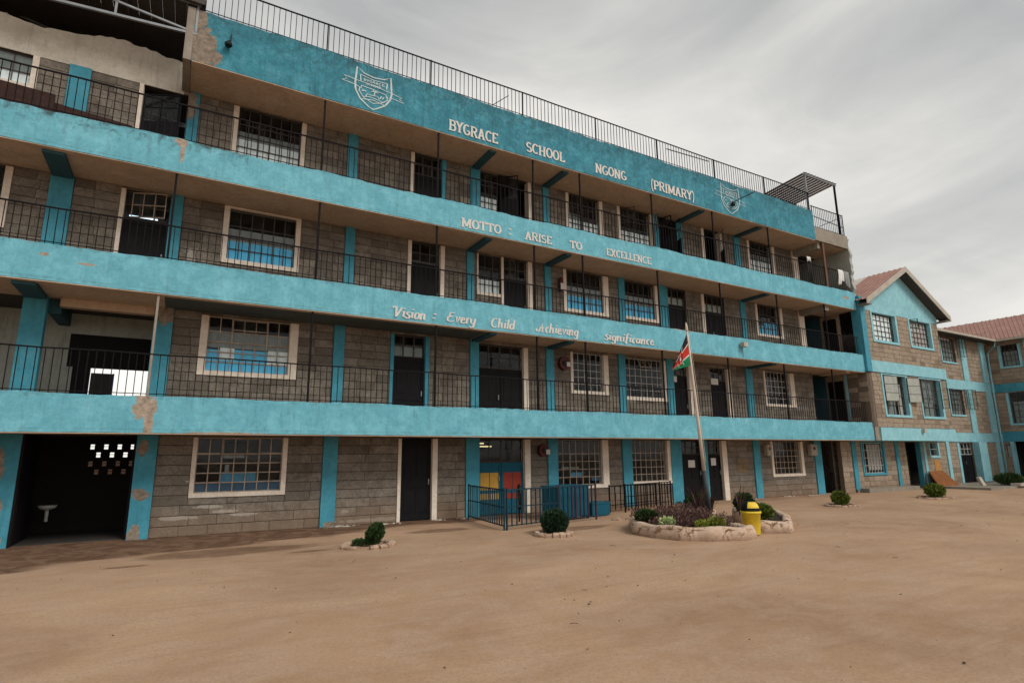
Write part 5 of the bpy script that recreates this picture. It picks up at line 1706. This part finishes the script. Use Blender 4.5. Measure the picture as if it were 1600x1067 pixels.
# ------------------------------------------------------------------ yard: planters, shrubs, bin, flagpole
def leaves(mb, c, rad, n, size, rr, up=0.3, shell=0.55, flat=1.0):
    """leaf blades through an ellipsoid volume"""
    for _ in range(n):
        while True:
            v = Vector((rr.uniform(-1, 1), rr.uniform(-1, 1), rr.uniform(-1, 1)))
            if 0.02 < v.length <= 1:
                break
        v = v.normalized() * (shell + (1 - shell) * v.length ** .5) * rr.uniform(.82, 1.06)
        q = Vector((c[0] + v.x * rad[0], c[1] + v.y * rad[1], c[2] + v.z * rad[2]))
        if q.z < 0.01:
            continue
        d = (v + Vector((rr.uniform(-.7, .7), rr.uniform(-.7, .7), rr.uniform(-.3, .8) + up))).normalized()
        s_ = d.cross(Vector((rr.uniform(-1, 1), rr.uniform(-1, 1), rr.uniform(-1, 1)))).normalized()
        L = size * rr.uniform(.6, 1.4)
        w_ = L * .28 * flat
        mb.face([q - s_ * w_ * .3, q + d * L * .5 + s_ * w_, q + d * L, q + d * L * .5 - s_ * w_])


def stone_ring(name, cx, cy, rx, ry, n, h, label, group, rot=0.0, mat=None, plate_=False):
    t = Thing(name, label, 'edging', (cx, cy, 0), rot, group, world=False)
    rr = random.Random(int(cx * 10))
    for i in range(n):
        a = 2 * math.pi * i / n
        if plate_ and rr.random() < .12:
            continue
        mb = MB()
        L = math.pi * 2 * (rx + ry) / 2 / n * .50
        c_ = Vector((rx * math.cos(a), ry * math.sin(a), 0))
        tdir = Vector((-rx * math.sin(a), ry * math.cos(a), 0)).normalized()
        nd_ = Vector((tdir.y, -tdir.x, 0))
        hh_ = h * rr.uniform(.75, 1.15)
        wd = .055 * rr.uniform(.8, 1.3)
        for (z, k_) in ((-.02, 1.0), (hh_ * .6, 1.0), (hh_, .62)):
            for (u, v) in ((-1, -1), (0, -1.15), (1, -1), (1.05, 0), (1, 1), (0, 1.1), (-1, 1), (-1.05, 0)):
                q = c_ + tdir * L * u * (k_ * .25 + .75) + nd_ * wd * v * k_ + Vector((rr.uniform(-.01, .01), rr.uniform(-.01, .01), z + rr.uniform(-.006, .006)))
                mb.v.append(tuple(q))
        for j in range(2):
            for i2 in range(8):
                a0, a1 = j * 8 + i2, j * 8 + (i2 + 1) % 8
                mb.f.append((a0, a1, a1 + 8, a0 + 8))
        mb.f.append(tuple(range(16, 24)))
        mb.m = [0] * len(mb.f)
        mb.build('stone', mat or m_wash, t.o)
    return t


def shrub(x, y, rx, rz, n, size, mat, label, seed, stems=5, group='small clipped shrubs in stone rings', cat='shrub', lobes=None, up=.5, shell=.6, name='shrub'):
    t = Thing(name, label, cat, (x, y, 0), 0, group, world=False)
    rr = random.Random(seed)
    mb = MB()
    for k_ in range(stems):
        a = rr.uniform(0, 6.28)
        mb.tube([(0, 0, 0), (rx * .3 * math.cos(a), rx * .3 * math.sin(a), rz * .7), (rx * .6 * math.cos(a), rx * .6 * math.sin(a), rz * 1.4)], [.012, .009, .004], 5)
    mb.build('stems', m_stem, t.o)
    mb = MB()
    for (dx, dy, dz, k_) in (lobes or ((0, 0, 0, 1),)):
        leaves(mb, (dx, dy, rz + dz + .03), (rx * k_, rx * k_, rz * k_), int(n * k_), size, rr, up, shell)
        leaves(mb, (dx, dy, rz + dz + .03), (rx * k_ * .7, rx * k_ * .7, rz * k_ * .75), int(n * k_ * .4), size * 1.4, rr, up, .3)
    o = mb.build('foliage', mat, t.o)
    return t


GR = 'rings of limewashed stones round the shrubs'
stone_ring('stone_ring', 3.42, -2.42, 0.46, 0.36, 16, 0.075, 'broken ring of pale stones round the spiky little shrub at left', GR, plate_=True)
shrub(3.56, -2.38, .12, .17, 800, .075, m_leafdark, 'small spiky dark shrub in a broken stone ring before the long wall', 3, lobes=((0, 0, 0, 1), (.05, 0, .05, .8), (-.06, .0, -.05, .8)), up=1.2)
shrub(3.28, -2.30, .13, .04, 160, .05, m_leafdark, 'low dark seedling beside the spiky shrub in the broken ring', 33, stems=2)
stone_ring('stone_ring', 7.32, -3.05, 0.37, 0.32, 16, 0.09, 'thick limewashed ring round the clipped dark ball shrub', GR)
shrub(7.40, -2.98, .29, .245, 4600, .045, m_leafblue, 'dense dark clipped ball shrub before the blue railings', 4, up=.3, shell=.72)
stone_ring('stone_ring', 19.1, -2.42, 0.52, 0.42, 16, 0.06, 'low stone ring round the shrub in front of the stair gate', GR, plate_=True)
shrub(19.15, -2.36, .25, .20, 1300, .06, m_leafmid, 'bushy light-tipped shrub in a low ring before the stair entrance', 5, lobes=((0, 0, 0, 1), (.12, 0, -.04, .7), (-.06, 0, .1, .6)))
stone_ring('stone_ring', 25.1, -2.45, 0.66, 0.5, 18, 0.06, 'flat stone ring farthest right, round the yellow-green shrub', GR, plate_=True)
shrub(25.2, -2.40, .33, .23, 1500, .07, m_leafmid, 'rounded yellow-green shrub before the gabled building', 6, lobes=((0, 0, 0, 1), (.16, 0, -.03, .7)))


def planter(name, pts, h, label, seed, wt=0.17):
    t = Thing(name, label, 'planter', (sum(p_[0] for p_ in pts) / len(pts), sum(p_[1] for p_ in pts) / len(pts), 0))
    rr = random.Random(seed)
    # closed Catmull-Rom outline
    n = len(pts)
    P_ = []
    for i in range(n):
        p0, p1, p2, p3 = [Vector(pts[(i + k_) % n]) for k_ in (-1, 0, 1, 2)]
        for s_ in range(9):
            u = s_ / 9
            P_.append(.5 * ((2 * p1) + (-p0 + p2) * u + (2 * p0 - 5 * p1 + 4 * p2 - p3) * u * u + (-p0 + 3 * p1 - 3 * p2 + p3) * u ** 3))
    N = len(P_)
    prof = [(0.02, -0.03), (0.035, .06), (0.02, h * .55), (0.0, h * .88), (-.045, h), (-wt + .04, h * .99), (-wt, h * .9), (-wt - .01, h * .4)]
    mb = MB()
    for i, q in enumerate(P_):
        d = P_[(i + 1) % N] - P_[i - 1]
        d.normalize()
        nr = Vector((d.y, -d.x))
        for k_, (o_, z) in enumerate(prof):
            jit = rr.uniform(-.012, .012) + .022 * math.sin(i * .7 + seed)
            qq = q + nr * (o_ + jit * (1 if k_ < 4 else .5))
            mb.v.append((qq.x, qq.y, z * (1 + .06 * math.sin(i * .45 + seed)) + rr.uniform(-.004, .004)))
    K = len(prof)
    for i in range(N):
        for k_ in range(K - 1):
            a, b_ = i * K + k_, ((i + 1) % N) * K + k_
            mb.f.append((a, b_, b_ + 1, a + 1)); mb.m.append(0)
    mb.build('planter_wall', m_wash, t.o, t.off, True)
    mb = MB()
    mb.face([(q.x, q.y, h * .78) for q in P_])
    mb.build('soil', m_soil, t.o, t.off)
    return P_


P1 = [(8.95, -3.85), (8.92, -4.45), (9.10, -5.0), (9.55, -5.45), (10.1, -5.75), (10.48, -5.72), (10.55, -5.42), (10.60, -4.9), (11.1, -4.2), (11.9, -3.5), (12.9, -2.6), (12.7, -1.9), (11.6, -1.9), (10.4, -2.4), (9.4, -3.2)]
P2_ = [(11.35, -5.28), (11.80, -5.62), (12.02, -5.50), (12.9, -4.85), (13.9, -3.9), (14.3, -3.0), (13.7, -2.6), (12.9, -3.3), (11.7, -4.5), (11.2, -5.0)]
planter('planter', P1, 0.25, 'long limewashed kerb planter full of purple plants round the flagpole', 1)
planter('planter', P2_, 0.25, 'second limewashed planter behind the yellow bin', 2)
PG2 = 'plants in the yard planters'


def inpoly(x, y, P_):
    c_ = False
    j = len(P_) - 1
    for i in range(len(P_)):
        if (P_[i][1] > y) != (P_[j][1] > y) and x < (P_[j][0] - P_[i][0]) * (y - P_[i][1]) / (P_[j][1] - P_[i][1]) + P_[i][0]:
            c_ = not c_
        j = i
    return c_


rr = random.Random(77)
mb = MB()
cnt = 0
inner = [(9.3, -3.9), (9.2, -4.5), (9.4, -4.95), (9.75, -5.2), (10.1, -5.45), (10.3, -5.3), (10.4, -4.7), (11.1, -4.0), (12.0, -3.2), (12.5, -2.6), (12.3, -2.2), (11.3, -2.2), (10.1, -2.7), (9.3, -3.4)]
while cnt < 80:
    x, y = rr.uniform(8.9, 12.6), rr.uniform(-5.4, -2.1)
    if not inpoly(x, y, inner):
        continue
    cnt += 1
    k_ = rr.uniform(.7, 1.15)
    hgt = .22 + .10 * math.sin(x * 1.9) * math.cos(y * 1.3) + rr.uniform(-.04, .04)
    leaves(mb, (x, y, .19 + hgt * .42), (.20 * k_, .20 * k_, hgt * .60), 170, .045, rr, .8, .2)
tagmb(mb, 'purple_groundcover', m_leafpurple, 'mass of purple-brown groundcover filling the long planter', 'groundcover', kind='stuff')


def plant(x, y, z, rx, rz, n, size, mat, label, seed, name='plant', up=.5, lobes=None):
    t = shrub(x, y, rx, rz, n, size, mat, label, seed, group=PG2, up=up, name=name, lobes=lobes, cat='plant')
    t.o.location = (x, y, z)
    return t


plant(9.38, -3.75, .19, .24, .12, 900, .06, m_leafdark, 'dark green low shrub at the left tip of the long planter', 41)
plant(9.28, -4.50, .19, .13, .055, 110, .075, m_leaflime, 'pale lime leafy plant near the left tip of the long planter', 42)
plant(9.62, -5.15, .18, .12, .06, 260, .05, m_leafyel, 'small yellow-green tuft at the front rim of the long planter', 43)
plant(9.95, -5.25, .18, .17, .09, 420, .05, m_leafyel, 'wider yellow-green tuft right of centre at the planter rim', 44)
plant(12.35, -2.55, .17, .34, .20, 1000, .075, m_leafdark, 'dark green bush behind the flagpole before the black doors', 45)
plant(12.95, -3.55, .17, .24, .24, 1000, .07, m_leafdark, 'dark rounded bush just behind the yellow bin', 46)
plant(12.15, -4.65, .17, .26, .15, 900, .07, m_leafmid, 'bright green bush at the right of the yellow bin', 47, lobes=((0, 0, 0, 1), (.2, .1, -.04, .7), (-.1, .1, .05, .7)))


def spiky(x, y, z, n, L, mat, label, seed, group=PG2):
    t = Thing('spiky_plant', label, 'plant', (x, y, z), 0, group, world=False)
    rr = random.Random(seed)
    mb = MB()
    for i in range(n):
        a = rr.uniform(0, 6.28)
        tilt = rr.uniform(.05, .55)
        d = Vector((math.cos(a) * tilt, math.sin(a) * tilt, 1)).normalized()
        s_ = Vector((-math.sin(a), math.cos(a), 0))
        l_ = L * rr.uniform(.6, 1.1)
        w_ = .022
        q0 = Vector((0, 0, 0))
        q1 = d * l_ * .5
        q2 = d * l_ + Vector((math.cos(a), math.sin(a), -.4)) * l_ * .12
        mb.face([q0 - s_ * w_ * .6, q0 + s_ * w_ * .6, q1 + s_ * w_, q1 - s_ * w_])
        mb.face([q1 - s_ * w_, q1 + s_ * w_, q2])
    mb.build('blades', mat, t.o)


spiky(11.2, -3.6, .24, 26, .85, m_leafbronze, 'tall dark spiky plant left of the flagpole foot', 51)
spiky(11.95, -3.35, .24, 18, .62, m_leafbronze, 'bronze spiky plant right of the flagpole foot', 52)
spiky(12.2, -4.0, .24, 10, .75, m_leafbronze, 'thin upright spikes between the two planters', 53)

# pedal bin with swing lid
t = Thing('litter_bin', 'yellow plastic litter bin with black dome lid and yellow flap beside the planter', 'litter bin', (10.93, -5.33, 0.0), R(-28), world=False)


def lathe(mb, prof, n=28, ex=1.0, ey=1.0, sq=1.0):
    b0 = len(mb.v)
    for (r_, z) in prof:
        for j in range(n):
            a = 2 * math.pi * j / n
            ca, sa = math.cos(a), math.sin(a)
            ca = math.copysign(abs(ca) ** sq, ca)
            sa = math.copysign(abs(sa) ** sq, sa)
            mb.v.append((r_ * ca * ex, r_ * sa * ey, z))
    for k_ in range(len(prof) - 1):
        for j in range(n):
            a, b_ = b0 + k_ * n + j, b0 + k_ * n + (j + 1) % n
            mb.f.append((a, b_, b_ + n, a + n)); mb.m.append(0)
    mb.f.append(tuple(b0 + (len(prof) - 1) * n + j for j in range(n))); mb.m.append(0)


mb = MB(); lathe(mb, [(0, 0.005), (.150, .005), (.155, .02), (.185, .44), (.200, .445), (.205, .46), (.203, .485), (.190, .49)], sq=.75); mb.build('bin_body', m_binyellow, t.o, smooth=True)
mb = MB(); lathe(mb, [(.186, .488), (.192, .50), (.180, .57), (.150, .64), (.09, .69), (.03, .70)], sq=.8); mb.build('dome_lid', m_blackplastic, t.o, smooth=True)
mb = MB()
dp = [(.196, .560), (.188, .590), (.172, .625), (.150, .655), (.118, .683)]
na = 12
for (r_, z) in dp:
    for k_ in range(na + 1):
        a = R(-128 + 70 * k_ / na)
        ca, sa = math.cos(a), math.sin(a)
        mb.v.append((r_ * math.copysign(abs(ca) ** .8, ca), r_ * math.copysign(abs(sa) ** .8, sa), z))
for q in range(len(dp) - 1):
    for k_ in range(na):
        a = q * (na + 1) + k_
        mb.f.append((a, a + 1, a + na + 2, a + na + 1)); mb.m.append(0)
mb.build('swing_flap', m_binyellow, t.o, smooth=True)

# flagpole
base = Vector((11.70, -3.5, 0.25))
topp = Vector((11.34, -3.5, 5.06))
t = Thing('flagpole', 'cream wooden flagpole with dark foot standing in the planter', 'flagpole', tuple(base))


def along(z):
    k_ = (z - base.z) / (topp.z - base.z)
    return base.lerp(topp, k_)


mb = MB(); mb.tube([along(.2), along(1.30)], [.062, .052], 12); mb.build('pole_foot', m_polegrey, t.o, t.off, True)
mb = MB(); mb.tube([along(1.30), along(2.6), along(3.9), along(5.0)], [.050, .040, .032, .024], 12); mb.build('pole_shaft', m_pole, t.o, t.off, True)
mb = MB(); mb.tube([along(4.84), along(4.90), along(5.0), along(5.1)], [.024, .036, .030, .008], 10); mb.build('finial', m_pole, t.o, t.off, True)
mb = MB(); mb.tube([along(4.8) + Vector((.04, -.03, 0)), along(3) + Vector((.075, -.03, 0)), along(1.5) + Vector((.07, -.03, 0))], .004, 5); mb.build('halyard', m_paper, t.o, t.off)

# flag, hanging in folds: u runs along the fly, v down the hoist
tf = Thing('flag', 'black, red and green flag with white stripes hanging limp from the pole', 'flag', tuple(along(4.3)))
nu, nv = 40, 60
hp0, hp1 = along(4.78), along(3.96)
flyT = Vector((-.30, .26, -.92))
flyB = Vector((-.34, .30, -.14))
mb = MB()


def flagpt(u, v, off=0.0):
    h = hp0.lerp(hp1, v)
    d = flyT.lerp(flyB, v ** .8)
    q = h + Vector((-.03, 0, 0)) + d * u
    fold = math.sin(v * 11 + u * 2.0) * .035 * (u ** .7) + math.sin(v * 19 - u * 3) * .012 * u
    q += Vector((-0.72, -0.69, 0)).normalized() * (fold + off + .03)
    q.z += .03 * u * math.sin(v * 7)
    return q


for j in range(nv + 1):
    for i in range(nu + 1):
        mb.v.append(tuple(flagpt(i / nu, j / nv)))
for j in range(nv):
    for i in range(nu):
        a = j * (nu + 1) + i
        v = (j + .5) / nv
        mi = 0 if v < .30 else (1 if v < .345 else (2 if v < .655 else (1 if v < .70 else 3)))
        u = (i + .5) / nu
        # central shield and spears
        e = ((u - .5) / .13) ** 2 + ((v - .5) / .30) ** 2
        if e < 1:
            mi = 2 if abs(u - .5) < .07 else 0
            if ((u - .5) / .03) ** 2 + ((v - .5) / .1) ** 2 < 1 or (abs(u - .5) < .02 and (abs(v - .30) < .04 or abs(v - .70) < .04)):
                mi = 1
        elif abs(abs(u - .5) - abs(v - .5) * .42) < .018 and .12 < v < .88:
            mi = 1
        mb.f.append((a, a + 1, a + nu + 2, a + nu + 1)); mb.m.append(mi)
mb.build('cloth', [m_flagk, m_flagw, m_flagr, m_flagg], tf.o, tf.off, True)

# ------------------------------------------------------------------ small things on the ground
def rock(mb, c, r_, rr, flat=.6):
    b0 = len(mb.v)
    n1, n2 = 6, 3
    mb.v.append((c[0], c[1], c[2] + r_ * flat))
    for k_ in range(1, n2 + 1):
        th = math.pi * .62 * k_ / n2
        for j in range(n1):
            a = 2 * math.pi * (j + .5 * k_) / n1
            q = r_ * rr.uniform(.8, 1.2)
            mb.v.append((c[0] + q * math.sin(th) * math.cos(a), c[1] + q * math.sin(th) * math.sin(a), c[2] + q * math.cos(th) * flat))
    for j in range(n1):
        mb.f.append((b0, b0 + 1 + j, b0 + 1 + (j + 1) % n1)); mb.m.append(0)
    for k_ in range(n2 - 1):
        for j in range(n1):
            a, b_ = b0 + 1 + k_ * n1 + j, b0 + 1 + k_ * n1 + (j + 1) % n1
            mb.f.append((a, a + n1, b_ + n1, b_)); mb.m.append(0)


m_peb = simple('dark_pebble', (0.16, 0.11, 0.08), 0.9, 0, 0.5)
rr = random.Random(9)
mb = MB()
for i in range(420):
    y = -13.2 + 13.5 * rr.random() ** .8
    x = rr.uniform(-4, 26)
    r_ = rr.uniform(.004, .013) * (1.5 if rr.random() < .06 else 1)
    rock(mb, (x, y, .0), r_, rr)
tagmb(mb, 'pebbles', m_peb, 'scatter of small dark pebbles over the earth yard', 'pebbles', kind='stuff')
mb = MB()
for i in range(22):
    x, y = rr.uniform(-2, 22), rr.uniform(-11.5, -2.8)
    a = rr.uniform(0, 3.1)
    L = rr.uniform(.04, .13)
    mb.tube([(x, y, .006), (x + L * math.cos(a) * .5, y + L * math.sin(a) * .5, .012), (x + L * math.cos(a), y + L * math.sin(a), .006)], .0035, 4)
tagmb(mb, 'fallen_twigs', m_stem, 'scattered twigs and dry leaves on the yard', 'twigs', kind='stuff')
# crumbled render and limewash along the foot of the wall
mb = MB()
for (x0, x1, y) in ((3.1, 5.3, 1.05), (6.35, 7.2, 1.05), (19.0, 20.1, 1.1), (20.8, 22.2, 1.12), (22.6, 23.6, 1.15), (10.9, 12.1, 1.1)):
    n = int((x1 - x0) / .05)
    for i in range(n):
        x = x0 + (x1 - x0) * i / n
        yy = y + .14 * math.sin(x * 2.1) + .06 * math.sin(x * 9.1) + rr.uniform(-.07, .07) + (0.10 * (x - x0) if x0 == 3.1 else 0)
        rock(mb, (x, min(yy, 1.34), .005), rr.uniform(.015, .06) * (.6 + .5 * math.sin(x * 5.3)), rr, .55)
tagmb(mb, 'limewash_rubble', m_limewash, 'line of white limewash and crumbled render along the wall foot', 'rubble', kind='stuff')
# broken kerb of the porch apron
mb = MB()
for (x, y, r_) in ((10.4, -1.5, .16), (10.75, -1.6, .14), (11.1, -1.45, .17), (11.45, -1.3, .13)):
    rock(mb, (x, y, 0), r_, rr, .45)
tagmb(mb, 'kerb_stones', m_wash, 'few rough kerb stones between the pen and the long planter', 'kerb stones', kind='stuff')
# far things by the gabled building
mb = MB()
mb.quadbox([(31.6, 0.30, 0.10), (31.9, 0.80, 0.78), (31.6, 0.36, 0.10), (31.9, 0.86, 0.78), (33.6, 0.30, 0.10), (33.2, 0.80, 0.80), (33.6, 0.36, 0.10), (33.2, 0.86, 0.80)])
ob_ = tagmb(mb, 'leaning_board', m_rust, 'rust-brown board leaning by the wall under the orange notice', 'board')

mb = MB()
mb.quadbox([(34.0, -.5, 0.1), (33.9, -.4, .48), (34.0, -.38, 0.1), (33.9, -.28, .48), (34.32, -.5, 0.1), (34.16, -.4, .50), (34.32, -.38, 0.1), (34.16, -.28, .50)])
tagmb(mb, 'marker_stone', m_barge, 'pale upright stone on the apron before the far corner', 'stone')
mb = MB()
mb.box(31.9, 41.4, -1.6, 0.45, 0.0, 0.10)
tag(mb.build('apron', m_conc), kind='structure')
tx = shrub(35.2, -1.1, .55, .26, 1600, .08, m_leafdark, 'dark bush on the apron at the right edge before the side wing', 61, group=PG2)
tx.o.location.z = .1
mb = MB(); mb.box(34.6, 36.4, -1.75, -1.35, .1, .22)
tagmb(mb, 'low_kerb', m_barge, 'low pale kerb in front of the dark bush at the right edge', 'kerb')
